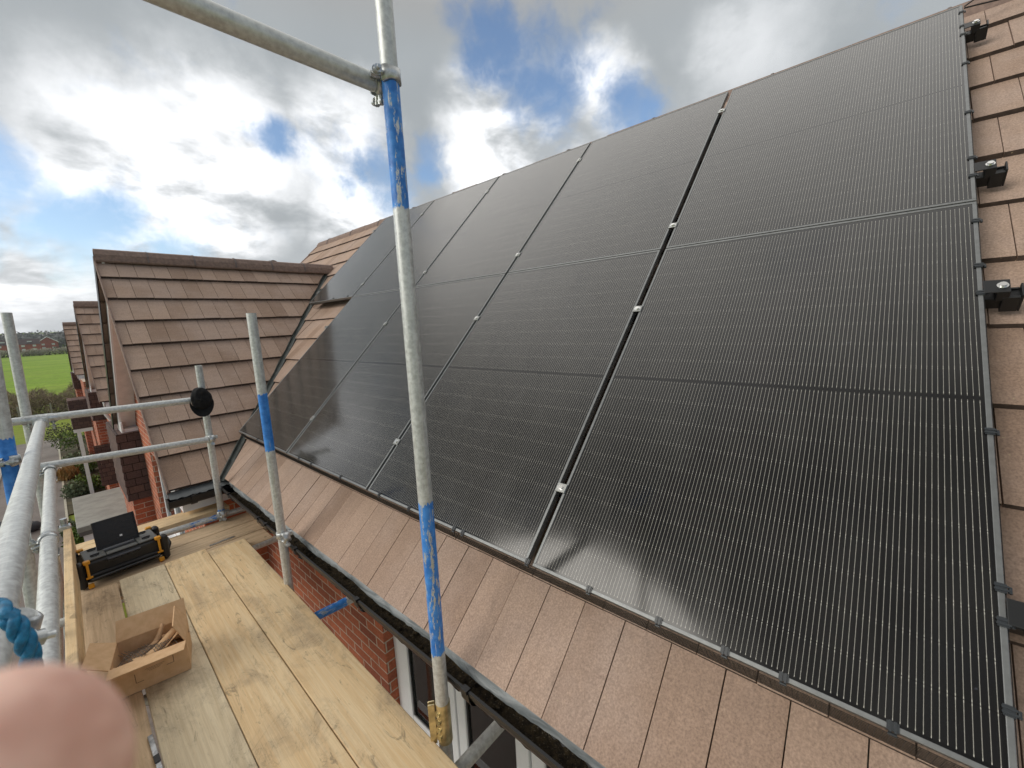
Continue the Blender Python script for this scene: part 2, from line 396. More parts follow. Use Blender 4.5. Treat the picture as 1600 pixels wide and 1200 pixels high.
def m_board(name, c1, c2, cdark, dirty=.5, plain=False):
    mt, t, b = newmat(name); P = t.objc()
    oi = t.node('ShaderNodeObjectInfo').outputs['Random']
    Q = t.V('ADD', P, t.comb(t.M('MULTIPLY', oi, 37), t.M('MULTIPLY', oi, 11), oi))
    grain = t.noise(t.V('MULTIPLY', Q, (38, 1.6, 20)), 1, 6, .62, 1.3)
    fineg = t.noise(t.V('MULTIPLY', Q, (230, 6, 60)), 1, 3, .6)
    cloud = t.noise(t.V('MULTIPLY', Q, (5.5, 2.6, 3)), 1, 6, .64, .5)
    streak = t.noise(t.V('MULTIPLY', Q, (24, 5.0, 20)), 1, 7, .72, 1.6)
    c = t.mix(t.ramp(grain, .3, .7), c1, c2)
    c = t.mix(t.M('MULTIPLY', t.ramp(cloud, .45, .75), dirty), c, cdark)
    c = t.mix(t.M('MULTIPLY', t.ramp(streak, .57, .68), dirty * .8), c, tuple(v * .55 for v in cdark))
    c = t.mul(c, t.ramp(fineg, .25, .75, .93, 1.05))
    swirl = t.M('ABSOLUTE', t.M('SUBTRACT', t.noise(t.V('MULTIPLY', Q, (7, 4.5, 5)), 1, 5, .6, 2.6), .5))
    c = t.mix(t.M('MULTIPLY', t.M('MULTIPLY', t.ramp(swirl, .022, .0), t.ramp(cloud, .42, .62)), .3), c, tuple(v * .45 for v in cdark))
    spots = t.noise(Q, 9, 3, .5)
    c = t.mix(t.M('MULTIPLY', t.ramp(spots, .72, .76), .5), c, (.18, .13, .08))
    setb(t, b, col=c, rough=.78, spec=.25, nor=t.bump(t.M('ADD', t.M('MULTIPLY', grain, .5), fineg), .22, .004)); return mt
WOOD_Y = m_board('yellow_plank', (.70, .50, .275), (.79, .62, .385), (.36, .27, .18), .78)
WOOD_G = m_board('weathered_plank', (.62, .51, .34), (.74, .63, .44), (.34, .28, .20), .8)
WOOD_B = m_board('brown_plank', (.52, .38, .24), (.66, .50, .33), (.28, .21, .14), .7)
def m_card():
    mt, t, b = newmat('cardboard'); P = t.objc()
    n = t.noise(P, 30, 4); fl = t.M('SINE', t.M('MULTIPLY', t.sep(P)[0], 900))
    c = t.mix(t.ramp(n, .3, .7), (.60, .39, .215), (.68, .46, .27))
    setb(t, b, col=c, rough=.8, spec=.2, nor=t.bump(fl, .05, .001)); return mt
CARD = m_card()
CARD_IN = m_plain('cardboard_inner', (.36, .22, .12), .85, nscale=30, namp=.15)
INK = m_plain('brown_ink', (.17, .095, .05), .8)

# ------------------------------------------------------------------ roof geometry constants
TH = 0.7758232; CT, ST = math.cos(TH), math.sin(TH)
EY = Vector((CT, 0, ST)); EN = Vector((-ST, 0, CT)); EX = Vector((0, -1, 0))
GZ = -5.0
def rp(Y, v, off=-.10):     # point on main roof: distance Y along eave, v up the slope
    return Vector((v * CT, Y, v * ST)) + EN * off

def tiled(mb, O, U, V, N, u0, u1, vs, tw=.1505, thick=.022, lift=.027, stagger=.5, off=0.0, rnd=None, uu=None):
    """courses of plain-faced interlocking tiles; O origin, U along eave, V up slope, N outward"""
    rnd = rnd or random
    for k in range(len(vs) - 1):
        va, vb = vs[k], vs[k + 1] + .06
        sh = (k % 2) * tw * stagger
        u = u0 - sh
        while u < u1 - 1e-4:
            a, b = max(u, u0), min(u + tw, u1)
            u += tw
            if b - a < .012: continue
            a += .0017; b -= .0017
            j = rnd.uniform(-.0022, .0022); l = off + j; j2 = rnd.uniform(-.0012, .0012)
            h = off - lift + j
            mb.tone = rnd.random()
            def p(uu, vv, nn): return O + U * uu + V * vv + N * nn
            va2 = va + j2
            pts = [p(a, va2, l - thick), p(b, va2, l - thick), p(b, vb, h - thick), p(a, vb, h - thick),
                    p(a, va2 + .002, l), p(b, va2 + .002, l), p(b, vb, h), p(a, vb, h)]
            o_ = len(mb.v); mb.add(pts, [(0, 3, 2, 1), (4, 5, 6, 7), (1, 2, 6, 5), (2, 3, 7, 6), (3, 0, 4, 7)])
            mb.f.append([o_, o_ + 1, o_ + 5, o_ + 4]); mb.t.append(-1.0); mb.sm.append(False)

def ridge_tiles(mb, A, B, seg=.45, r=.115, clipmb=None):
    A = Vector(A); B = Vector(B); L = (B - A).length; d = (B - A) / L; side = d.cross(Vector((0, 0, 1))).normalized(); up = Vector((0, 0, 1))
    n = max(1, round(L / seg)); seg = L / n
    for i in range(n):
        a = A + d * seg * i + d * .002; b = A + d * seg * (i + 1) - d * .002; j = random.uniform(-.003, .003)
        prof = [(-r, -.085), (-r * .86, -.02), (-r * .5, .03), (0, .046), (r * .5, .03), (r * .86, -.02), (r, -.085), (r * .9, -.10), (r * .75, -.03), (r * .42, .012), (0, .026), (-r * .42, .012), (-r * .75, -.03), (-r * .9, -.10)]
        m_ = len(prof); vs = []
        for q in (a, b):
            vs += [q + side * x + up * (z + j) for x, z in prof]
        mb.tone = random.random()
        mb.add(vs, [(k, (k + 1) % m_, m_ + (k + 1) % m_, m_ + k) for k in range(m_)] + [tuple(range(m_ - 1, -1, -1)), tuple(range(m_, 2 * m_))])
        if clipmb is not None and i:
            c = A + d * seg * i
            pr = [(-r * 1.03, -.07), (-r * .9, -.012), (-r * .5, .037), (0, .053), (r * .5, .037), (r * .9, -.012), (r * 1.03, -.07)]
            vs = []
            for q in (c - d * .008, c + d * .008):
                vs += [q + side * x + up * z for x, z in pr] + [q + side * x * .95 + up * (z - .01) for x, z in reversed(pr)]
            q_ = MB(); clipmb.append(q_); q_.add(vs, [(k, (k + 1) % 14, 14 + (k + 1) % 14, 14 + k) for k in range(14)] + [tuple(range(13, -1, -1)), tuple(range(14, 28))])

def gutter_profile(w=.112, d=.07, t=.004):
    pts = [(-w / 2 - .006, .0), (-w / 2, .004)]
    out = [(w / 2 * math.cos(a), -abs(math.sin(a)) ** .8 * d) for a in [math.pi - math.pi * k / 10 for k in range(11)]]
    inn = [((w / 2 - t) * math.cos(a), -abs(math.sin(a)) ** .8 * (d - t)) for a in [math.pi * k / 10 for k in range(11)]]
    return out + inn
def extrude_profile(mb, prof, A, B, side, up=Vector((0, 0, 1))):
    A = Vector(A); B = Vector(B); n = len(prof); vs = []
    for q in (A, B): vs += [q + side * x + up * z for x, z in prof]
    mb.add(vs, [(k, (k + 1) % n, n + (k + 1) % n, n + k) for k in range(n)])

# ------------------------------------------------------------------ HOUSE builder
WG = .33   # wing course gauge along slope
def wing(root, oy, ox, oz, near_x1=2.15, main_dx=4.63, hi=True, y_half=2.11, ridge_clips=True):
    """front gable wing: eaves at Y=4.44+oy, ridge at 6.55+oy; verge at x=-.57+ox"""
    ye, yr = 4.44 + oy, 6.55 + oy
    ze, zr = -.33 + oz, 1.79 + oz
    sl = math.hypot(yr - ye, zr - ze); V1 = Vector((0, (yr - ye) / sl, (zr - ze) / sl)); N1 = Vector((0, -V1.z, V1.y)); U = Vector((1, 0, 0))
    V2 = Vector((0, -V1.y, V1.z)); N2 = Vector((0, V1.z, V1.y))
    vs = [i * sl / 9 for i in range(10)]; vs[-1] -= .05
    x0 = -.575 + ox
    mb = MB(); tiled(mb, Vector((0, ye, ze)), U, V1, N1, x0, near_x1 + .3, vs, tw=.146, thick=.026, lift=.034)
    c1 = [((-main_dx + 4.63, 4.63 + oy - .03 + .04, 0), Vector((1, -1, 0)))] if hi else []
    mbf = MB(); tiled(mbf, Vector((0, 2 * yr - ye, ze)), U, V2, N2, x0, near_x1 + .3, vs, tw=.146, thick=.026, lift=.034)
    if hi:
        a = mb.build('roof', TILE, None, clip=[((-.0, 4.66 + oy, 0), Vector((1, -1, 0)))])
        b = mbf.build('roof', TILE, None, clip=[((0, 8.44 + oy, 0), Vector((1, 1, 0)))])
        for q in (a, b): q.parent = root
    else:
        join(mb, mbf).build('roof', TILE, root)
    rd = MB(); cl = []
    ridge_tiles(rd, (x0 - .004, yr, zr + .028), (near_x1 - .06, yr, zr + .028), .45, .088, cl)
    r = rd.build('ridge_tiles', TRIDGE, root)
    
    if hi:
        for q in cl: q.build('ridge_clip', CLIPG, r)
    # undercloak / verge edge, bargeboards, soffits: both slopes
    for Vv, y0, yl in ((V1, ye, 'n'), (V2, 2 * yr - ye, 'f')):
        Nn = N1 if yl == 'n' else N2
        O = Vector((0, y0, ze))
        bb = MB(); xb = x0 + .045
        for (xa, xc, na, nb) in ((xb, xb + .02, -.20, -.045),):
            p = [O + U * xa + Vv * (-.03) + Nn * na, O + U * xa + Vv * (-.03) + Nn * nb, O + U * xa + Vv * (sl + .03) + Nn * nb, O + U * xa + Vv * (sl - .16) + Nn * na]
            q = [v + U * (xc - xa) for v in p]
            bb.add(p + q, [(0, 1, 2, 3), (7, 6, 5, 4), (0, 4, 5, 1), (1, 5, 6, 2), (2, 6, 7, 3), (3, 7, 4, 0)])
        bb.build('bargeboard', UPVC, root)
        sf = MB()
        p = [O + U * (xb + .02) + Vv * (-.03) + Nn * (-.188), O + U * (-.352 + ox) + Vv * (-.03) + Nn * (-.188), O + U * (-.352 + ox) + Vv * (sl - .17) + Nn * (-.188), O + U * (xb + .02) + Vv * (sl - .17) + Nn * (-.188)]
        q = [v - Nn * .012 for v in p]
        sf.add(p + q, [(0, 1, 2, 3), (7, 6, 5, 4), (0, 4, 5, 1), (1, 5, 6, 2), (2, 6, 7, 3), (3, 7, 4, 0)])
        sf.build('soffit', CREAM, root)
        ve = MB()
        p = [O + U * (x0 - .012) + Vv * (-.01) + Nn * (-.052 if yl == 'n' else -.11), O + U * (x0 - .012) + Vv * (-.01) + Nn * (.004), O + U * (x0 - .012) + Vv * (sl - .01) + Nn * (.004), O + U * (x0 - .012) + Vv * (sl - .01 - (0 if yl == 'n' else .06)) + Nn * (-.052 if yl == 'n' else -.11)]
        q = [v + U * .011 for v in p]
        ve.add(p + q, [(0, 1, 2, 3), (7, 6, 5, 4), (0, 4, 5, 1), (1, 5, 6, 2), (2, 6, 7, 3), (3, 7, 4, 0)])
        ve.build('verge_trim', TRIDGE if yl == 'n' else BLACKP, root)  # far trim black: shade under the verge tiles put into its colour
    # box end at far eave
    bx = MB(); bx.box(x0 + .07, -.26 + ox, 2 * yr - ye - .42, 2 * yr - ye - .05, ze - .17, ze - .05); bx.box(x0 + .046, x0 + .069, 2 * yr - ye - .44, 2 * yr - ye - .04, ze - .185, ze + .05)
    bx.build('box_end', UPVC, root, bevel=.003)
    # gable wall with window opening
    xf = -.35 + ox; y1, y2 = ye + .21, 2 * yr - ye - .21
    wz0, wz1, wy0, wy1 = -1.66 + oz, -.62 + oz, 5.80 + oy, 7.46 + oy
    wl = MB()
    wl.box(xf, xf + .22, y1, wy0, GZ, ze - .06); wl.box(xf, xf + .22, wy1, y2, GZ, ze - .06)
    wl.box(xf, xf + .22, wy0, wy1, GZ, wz0); wl.box(xf, xf + .22, wy0, wy1, wz1, ze - .06)
    for X0 in (xf,):   # gable triangle
        g = .17
        P = [(X0, y1, ze - .06), (X0, y2, ze - .06), (X0, yr, zr - .24)]
        Q = [(X0 + .22, a, b) for _, a, b in P]
        wl.add(P + Q, [(0, 2, 1), (3, 4, 5), (0, 1, 4, 3), (1, 2, 5, 4), (2, 0, 3, 5)])
    wl.box(xf + .22, 2.2, y1, y1 + .2, GZ, ze - .06)
    wl.build('wall', BRICK, root)
    win = MB(); xw = xf + .05
    win.box(xw, xw + .06, wy0, wy0 + .07, wz0, wz1); win.box(xw, xw + .06, wy1 - .07, wy1, wz0, wz1)
    win.box(xw, xw + .06, wy0 + .07, wy1 - .07, wz0, wz0 + .07); win.box(xw, xw + .06, wy0 + .07, wy1 - .07, wz1 - .07, wz1)
    win.box(xw - .004, xw + .06, (wy0 + wy1) / 2 - .05, (wy0 + wy1) / 2 + .05, wz0 + .07, wz1 - .07)
    wo = win.build('window', UPVC, root, bevel=.004)
    s_ = MB(); s_.box(xf - .05, xf + .048, wy0 - .05, wy1 + .05, wz0 - .03, wz0 + .002); s_.build('sill', UPVC, wo, bevel=.004)
    pn = MB(); pn.box(xw + .02, xw + .03, wy0 + .071, wy1 - .071, wz0 + .071, wz1 - .071); pn.build('pane', GLASSW, wo)
    # eave fascia + gutter on near side
    fa = MB(); fa.box(-.50 + ox, .1, ye + .06, ye + .075, ze - .24, ze - .035); fa.box(-.50 + ox, .1, ye + .0755, y1, ze - .235, ze - .223)
    fa.build('fascia', UPVC, root, bevel=.002)
    return ye, yr, ze, zr

def m_glassw():
    mt, t, b = newmat('window_glass'); setb(t, b, col=(.02, .024, .026), rough=.03, spec=.8, ior=1.52); return mt
GLASSW = m_glassw()
def m_glass_clear():
    mt, t, b = newmat('clear_glass')
    tr = t.node('ShaderNodeBsdfTransparent'); tr.inputs[0].default_value = (.80, .84, .82, 1)
    gl = t.node('ShaderNodeBsdfGlossy'); gl.inputs['Roughness'].default_value = .02
    fr = t.node('ShaderNodeFresnel'); fr.inputs[0].default_value = 1.5
    mx_ = t.node('ShaderNodeMixShader'); t.l.new(t.M('MULTIPLY', fr.outputs[0], 1.6, clamp=True), mx_.inputs[0]); t.l.new(tr.outputs[0], mx_.inputs[1]); t.l.new(gl.outputs[0], mx_.inputs[2])
    t.l.new(mx_.outputs[0], t.n['Material Output'].inputs[0]); return mt
GLASSC = m_glass_clear()

# ---- main house
house = empty('brick_house', 'brick house whose pinkish tiled main roof carries the black solar panels, with front gable wing', 'house', loc=(0, 0, 0))
MG = .3135
mv = [-.385 + MG * 0] + [-.04 + MG * i for i in range(0, 12)] + [3.66]
mv = [-.385, -.022, .285, .62, .935, 1.25, 1.565, 1.885, 2.2, 2.51, 2.81, 3.11, 3.43, 3.74]
rA = MB(); tiled(rA, Vector((0, 0, 0)), Vector((0, 1, 0)), EY, EN, -1.30 - .0045, 6.56, mv, off=-.10, tw=.1505, lift=.024, thick=.024)
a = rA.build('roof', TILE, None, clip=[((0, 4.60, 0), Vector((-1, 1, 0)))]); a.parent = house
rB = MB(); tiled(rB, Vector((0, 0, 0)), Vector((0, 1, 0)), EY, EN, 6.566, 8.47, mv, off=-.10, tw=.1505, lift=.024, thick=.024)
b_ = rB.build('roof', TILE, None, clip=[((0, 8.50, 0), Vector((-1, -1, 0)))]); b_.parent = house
# rear slope so the roof is a solid form
rr_ = MB(); apex = rp(0, 3.80, -.12)
O2 = Vector((2 * apex.x, 0, 0)); V2 = Vector((-CT, 0, ST)); N2 = Vector((ST, 0, CT))
tiled(rr_, O2, Vector((0, 1, 0)), V2, N2, -1.30, 8.47, mv, off=-.10, tw=.301, lift=.024)
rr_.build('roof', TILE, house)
rdm = MB(); rcl = MB(); rcl = []; ridge_tiles(rdm, (apex.x, -1.3, apex.z - .028), (apex.x, 8.5, apex.z - .028), .45, .11, rcl)
r_ = rdm.build('ridge_tiles', TRIDGE, house)
for q in rcl[::2]: q.build('ridge_clip', CLIPG, r_)
# verge strip
vg = MB()
for k in range(len(mv) - 1):
    if mv[k] < 2.3: continue
    p = [rp(8.472, mv[k], -.16), rp(8.472, mv[k], -.098), rp(8.472, mv[k + 1] + .01, -.105), rp(8.472, mv[k + 1] + .01, -.16)]
    q = [v + Vector((0, .05, 0)) for v in p]
    vg.add(p + q, [(0, 1, 2, 3), (7, 6, 5, 4), (0, 4, 5, 1), (1, 5, 6, 2), (2, 6, 7, 3), (3, 7, 4, 0)])
vg.build('verge_trim', TRIDGE, house)
wing(house, 0, 0, 0, near_x1=2.06)

# walls of the main house, window opening in front wall
mw = MB(); XW = .10; WY0, WY1, WZ0, WZ1 = .30, 2.49, -1.72, -.56
mw.box(XW, XW + .22, -1.3, WY0, GZ, -.50); mw.box(XW, XW + .22, WY1, 4.85, GZ, -.50)
mw.box(XW, XW + .22, WY0, WY1, GZ, WZ0); mw.box(XW, XW + .22, WY0, WY1, WZ1, -.50)
mw.box(XW + .22, 5.0, -1.3, -1.08, GZ, -.40); mw.box(2.2, 5.0, 8.1, 8.3, GZ, -.30); mw.box(5.0, 5.2, -1.3, 8.3, GZ, -.40)
mw.add([(.05, 8.3, -.3), (5.4, 8.3, -.3), (2.75, 8.3, 2.45), (.05, 8.1, -.3), (5.4, 8.1, -.3), (2.75, 8.1, 2.45)], [(0, 2, 1), (3, 4, 5), (1, 2, 5, 4), (0, 3, 5, 2)])
mw.add([(.05, -1.28, -.3), (5.4, -1.28, -.3), (2.75, -1.28, 2.45), (.05, -1.1, -.3), (5.4, -1.1, -.3), (2.75, -1.1, 2.45)], [(0, 1, 2), (3, 5, 4), (1, 4, 5, 2), (0, 2, 5, 3)])
mw.build('wall', BRICK, house)
# front window: frame members, panes, glazing bar, dim room behind
wn = MB(); xw = .165
ys = [(.30, .38), (.70, .86), (1.25, 1.33), (1.345, 1.43), (1.80, 1.87), (1.885, 1.965), (2.34, 2.49)]
for a_, b2 in ys: wn.box(xw, xw + .07, a_, b2, WZ0, WZ1)
wn.box(xw + .002, xw + .068, .38, 2.34, WZ1 - .09, WZ1 - .001); wn.box(xw + .002, xw + .068, .38, 2.34, WZ0 + .001, WZ0 + .10)
wo = wn.build('window', UPVC, house, bevel=.006)
gb = MB()
for a_, b2 in ((.38, .70), (.86, 1.25), (1.43, 1.80), (1.965, 2.34)):
    gb.box(xw + .03, xw + .05, a_, b2, -1.105, -1.083)
gb.build('glazing_bar', UPVC, wo)
for a_, b2 in ((.38, .70), (.86, 1.25), (1.43, 1.80), (1.965, 2.34)):
    g_ = MB(); g_.box(xw + .022, xw + .026, a_, b2, WZ0 + .1, WZ1 - .09); g_.build('pane', GLASSC, wo)
    g2 = MB()
    for (p0, p1) in ((a_, a_ + .012), (b2 - .012, b2)): g2.box(xw + .012, xw + .0215, p0, p1, WZ0 + .1, WZ1 - .09)
    g2.box(xw + .012, xw + .0215, a_ + .012, b2 - .012, WZ0 + .1, WZ0 + .112)
    g2.build('gasket', BLACKP, wo)
sl_ = MB(); sl_.box(.06, xw - .002, .28, 2.49, WZ0 - .04, WZ0 - .002); sl_.build('sill', UPVC, wo, bevel=.004)
rm = MB(); rm.box(.9, .92, -.2, 3.0, -2.7, -.5); rm.box(.33, .9, 2.6, 2.62, -2.7, -.5); rm.box(.33, .9, -.2, 3.0, -2.72, -2.7); rm.box(.33, .9, -.2, -.18, -2.7, -.5)
rm.build('room_wall', m_plain('room_plaster', (.35, .33, .28), .8), house)
rs = MB(); P_ = [(.50, 1.98, -1.80), (.50, 2.16, -1.80), (.50, 2.17, -1.66), (.50, 2.07, -1.60), (.50, 1.98, -1.66)]
rs.add(P_ + [(x + .02, y, z) for x, y, z in P_], [(0, 1, 2, 3, 4), (9, 8, 7, 6, 5)] + [(i, i + 5, (i + 1) % 5 + 5, (i + 1) % 5) for i in range(5)])
ro = rs.build('toy', UPVC); tag(ro, 'red panelled white edged item standing inside behind the window pane', 'toy')  # red shape in the room, taken for a toy
rs = MB(); P_ = [(.495, 2.0, -1.78), (.495, 2.14, -1.78), (.495, 2.15, -1.67), (.495, 2.07, -1.625), (.495, 2.0, -1.67)]; rs.add(P_, [(0, 1, 2, 3, 4)]); rs.build('red_front', m_plain('red_toy', (.5, .02, .03), .7), ro)
# window board with items seen in the room
bt = MB(); bt.box(.34, .62, .3, 2.55, -1.76, -1.73); bt.build('window_board', UPVC, house)

# fascia, soffit, gutter of main eave
fs = MB(); fs.box(-.14, -.122, -1.3, 4.40, -.52, -.37); fs.box(-.122, XW, -1.3, 4.40, -.515, -.503); fs.build('fascia', UPVC, house, bevel=.002)
sd = Vector((1, 0, 0)); gx, gz = -.196, -.388
gt = MB(); extrude_profile(gt, gutter_profile(.112, .072), (gx, -1.3, gz), (gx, 4.36, gz), sd)
gt.box(gx - .062, gx - .052, -1.3, 4.36, gz - .010, gz + .004)
gut = gt.build('gutter', BLACKP, house)
sm_ = MB()
nseg = 260
pr = []
for i in range(nseg):
    y = -1.25 + i * (5.55 / nseg)
    for k in range(5):
        xx = gx - .045 + k * .0225
        pr.append((xx, y, gz - .052 - .004 * abs(k - 2) ** 0 + random.uniform(-.004, .008) + (.006 if k in (0, 4) else 0)))
sm_.add(pr, [(i * 5 + k, (i + 1) * 5 + k, (i + 1) * 5 + k + 1, i * 5 + k + 1) for i in range(nseg - 1) for k in range(4)], True)
for i in range(150):
    y = random.uniform(-.6, 4.2); sm_.ball((gx + random.uniform(-.035, .03), y, gz - .045), random.uniform(.003, .009), (1, 1.3, .6), 6, 4, .2)
sm_.build('silt', SILT, gut)
for y in (.55, 1.25, 2.02, 2.75, 3.25, 3.40, 4.1):
    br = MB()
    out = [(-.066 * math.cos(a), -.078 * math.sin(a) ** .8 if math.sin(a) > 0 else 0) for a in [math.pi * k / 10 for k in range(11)]]
    inn = [(-.0585 * math.cos(a), -.074 * math.sin(a) ** .8 if math.sin(a) > 0 else 0) for a in [math.pi * (10 - k) / 10 for k in range(11)]]
    extrude_profile(br, out + inn, (gx, y - .02, gz - .002), (gx, y + .02, gz - .002), sd)
    br.box(gx - .070, gx - .048, y - .014, y + .014, gz - .004, gz + .010)
    br.build('gutter_bracket', BLACKP, gut)
# eave strip of lead hanging into the gutter
ld = MB(); rows = 5; cnt = 220; pv = []
for i in range(cnt):
    y = -1.25 + i * (5.62 / (cnt - 1)); wv = .006 * math.sin(y * 9) + random.uniform(-.003, .003)
    for (xx, z_) in ((-.10, -.285), (-.160, -.348), (-.176, -.366), (-.188 + wv, -.388 + wv * .5), (-.190 + wv, -.402)):
        pv.append((xx, y, z_ + random.uniform(-.001, .001)))
ld.add(pv, [(i * 5 + k, (i + 1) * 5 + k, (i + 1) * 5 + k + 1, i * 5 + k + 1) for i in range(cnt - 1) for k in range(4)], True)
ld.build('eave_flashing', LEAD, house)
# wing gutter (black, sagging lining) and its brackets
wg = MB(); gy, gz2 = 4.375, -.392
extrude_profile(wg, gutter_profile(.112, .072), (-.60, gy, gz2), (-.14, gy, gz2), Vector((0, 1, 0)))
wg.box(-.604, -.598, gy - .058, gy + .058, gz2 - .075, gz2 + .004)
wgo = wg.build('gutter', BLACKP, house)
fl = MB(); pv = []
for i in range(30):
    x = -.585 + i * .0145; wv = random.uniform(-.004, .004)
    for (yy, z_) in ((4.47, -.355), (4.42, -.372), (4.375 + wv, -.388 + wv), (4.345 + wv * 2, -.386 + wv)): pv.append((x, yy, z_))
fl.add(pv, [(i * 4 + k, (i + 1) * 4 + k, (i + 1) * 4 + k + 1, i * 4 + k + 1) for i in range(29) for k in range(3)], True)
fl.build('eave_flashing', m_plain('felt_strip', (.10, .11, .115), .35), wgo)
for x in (-.44, -.17):
    br = MB(); extrude_profile(br, out + inn, (x - .02, gy, gz2 - .002), (x + .02, gy, gz2 - .002), Vector((0, 1, 0))); br.box(x - .014, x + .014, gy - .07, gy - .048, gz2 - .02, gz2 + .01)
    br.build('gutter_bracket', BLACKP, wgo)
# valley trims
def valley(mb, y0, x0, ln, sgn):
    # line where main roof meets wing: dir (1, sgn, tan)
    A = Vector((x0, y0, ST / CT * x0 - .10 / CT)); d = Vector((1, sgn, ST / CT)).normalized()
    side = Vector((1, -sgn, 0)).normalized()
    prof = [(-.035, -.012), (-.033, .012), (-.022, .016), (-.016, -.004), (.016, -.004), (.022, .016), (.033, .012), (.035, -.012)]
    n = len(prof); vs = []
    upv = side.cross(d).normalized()
    if upv.z < 0: upv = -upv
    for q in (A, A + d * ln): vs += [q + side * x + upv * z for x, z in prof]
    mb.add(vs, [(k, (k + 1) % n, n + (k + 1) % n, n + k) for k in range(n)] + [tuple(range(n - 1, -1, -1)), tuple(range(n, 2 * n))])
va = MB(); valley(va, 4.63 - .22, -.22, 3.75, 1); va.build('valley_trim', VALLEY, house)

# return wall beyond the wing, tile hung above brick
def return_wall(root, oy, ox, zt, zb, zground, x0=-.60, x1=-.35, ln=1.5, lower=None):
    w_ = MB(); w_.box(x0 + ox + .035, x1 + ox + .3, 8.17 + oy, 8.15 + oy + ln, zground, zb); w_.build('wall', BRICK, root)
    h_ = MB(); n = int((zt - zb) / .11)
    for k in range(n):
        z0 = zb + k * .11; tl = .010
        X0, X1, Y0 = x0 + ox, x1 + ox + .3, 8.15 + oy
        # each course leans out at its foot
        h_.add([(X0 - tl, Y0 - tl, z0), (X1, Y0 - tl, z0), (X1, Y0 + ln, z0), (X0 - tl, Y0 + ln, z0), (X0, Y0, z0 + .112), (X1, Y0, z0 + .112), (X1, Y0 + ln, z0 + .112), (X0, Y0 + ln, z0 + .112)],
               [(0, 3, 2, 1), (4, 5, 6, 7), (0, 1, 5, 4), (1, 2, 6, 5), (2, 3, 7, 6), (3, 0, 4, 7)])
    h_.build('tile_hanging', HUNG, root)
return_wall(house, 0, 0, -.42, -1.42, GZ)

# ---- second and third houses of the terrace
def rear_block(root, y0, y1, oz, ox):
    mb = MB(); v = [-.385 + .345 * i for i in range(13)]
    tiled(mb, Vector((ox, 0, oz)), Vector((0, 1, 0)), EY, EN, y0, y1, v, off=-.10, tw=.301, lift=.024)
    ap = Vector((ox, 0, oz)) + rp(0, 3.76, -.12)
    tiled(mb, Vector((2 * ap.x - ox, 0, oz)), Vector((0, 1, 0)), Vector((-CT, 0, ST)), Vector((ST, 0, CT)), y0, y1, v, off=-.10, tw=.301, lift=.024)
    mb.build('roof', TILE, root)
    rd = MB(); ridge_tiles(rd, (ap.x, y0, ap.z + .04), (ap.x, y1, ap.z + .04), .45, .12); rd.build('ridge_tiles', TRIDGE, root)
    wl = MB(); wl.box(ox + .1, ox + .3, y0 + .15, y1 - .15, GZ, oz - .45); wl.box(ox + .3, ox + 5, y0 + .15, y0 + .35, GZ, oz - .3); wl.box(ox + .3, ox + 5, y1 - .35, y1 - .15, GZ, oz - .3)
    for y in (y0 + .15, y1 - .35):
        wl.add([(ox + .1, y, oz - .3), (ox + 5.2, y, oz - .3), (ap.x, y, oz + 2.4), (ox + .1, y + .2, oz - .3), (ox + 5.2, y + .2, oz - .3), (ap.x, y + .2, oz + 2.4)], [(0, 1, 2), (3, 5, 4), (1, 4, 5, 2), (0, 2, 5, 3)])
    wl.build('wall', BRICK, root)
h2 = empty('brick_house', 'middle brick house of the terrace, with a flat grey door canopy on its front', 'house', loc=(0, 12, 0))
h2.location = (0, 0, 0)
O2y, O2x, O2z = 7.75, .075, -.02
wing(h2, O2y, O2x, O2z, near_x1=2.0, hi=False)
rear_block(h2, 11.2, 19.2, -.02, .075)
return_wall(h2, O2y, O2x, -.42, -1.24, GZ)
# lean-to tiles lower on the second house and its downpipe
lt = MB(); tiled(lt, Vector((-.63, 15.55, -2.98)), Vector((1, 0, 0)), Vector((0, .28, .96)), Vector((0, -.96, .28)), 0, .42, [0, .16, .32, .48, .64, .80, .96, 1.06], tw=.15, lift=.015)
lt.build('porch_roof', HUNG, h2)
dp = MB(); dp.tube([(-.47, 12.35, -.52), (-.44, 12.40, -.66), (-.36, 12.45, -.85), (-.34, 12.5, -1.0), (-.34, 12.5, GZ)], .034, 12); dp.build('downpipe', UPVC, h2)
# door canopy
cn = MB(); cn.cbox(-1.19, -.36, 11.02, 13.25, -2.60, -2.50, .006)
cano = cn.build('door_canopy', m_plain('grey_felt', (.30, .31, .28), .75, nscale=5, namp=.15), h2)
ct = MB(); ct.box(-1.175, -.38, 11.035, 13.23, -2.68, -2.601); ct.build('canopy_trim', m_plain('grey_edge', (.13, .13, .125), .6), cano)
cb = MB(); cb.box(-1.13, -.40, 11.07, 13.2, -2.86, -2.681); cb.build('canopy_beam', UPVC, cano)
for yy in (11.10, 13.1):
    pp = MB(); pp.box(-1.10, -1.0, yy, yy + .09, GZ, -2.861); pp.build('canopy_post', UPVC, cano)
cw = MB(); cw.box(-.36, -.28, 10.9, 13.5, GZ, -.5); cw.box(-.42, -.361, 10.98, 13.4, -2.50, -2.40); cw.build('wall', BRICK, h2)

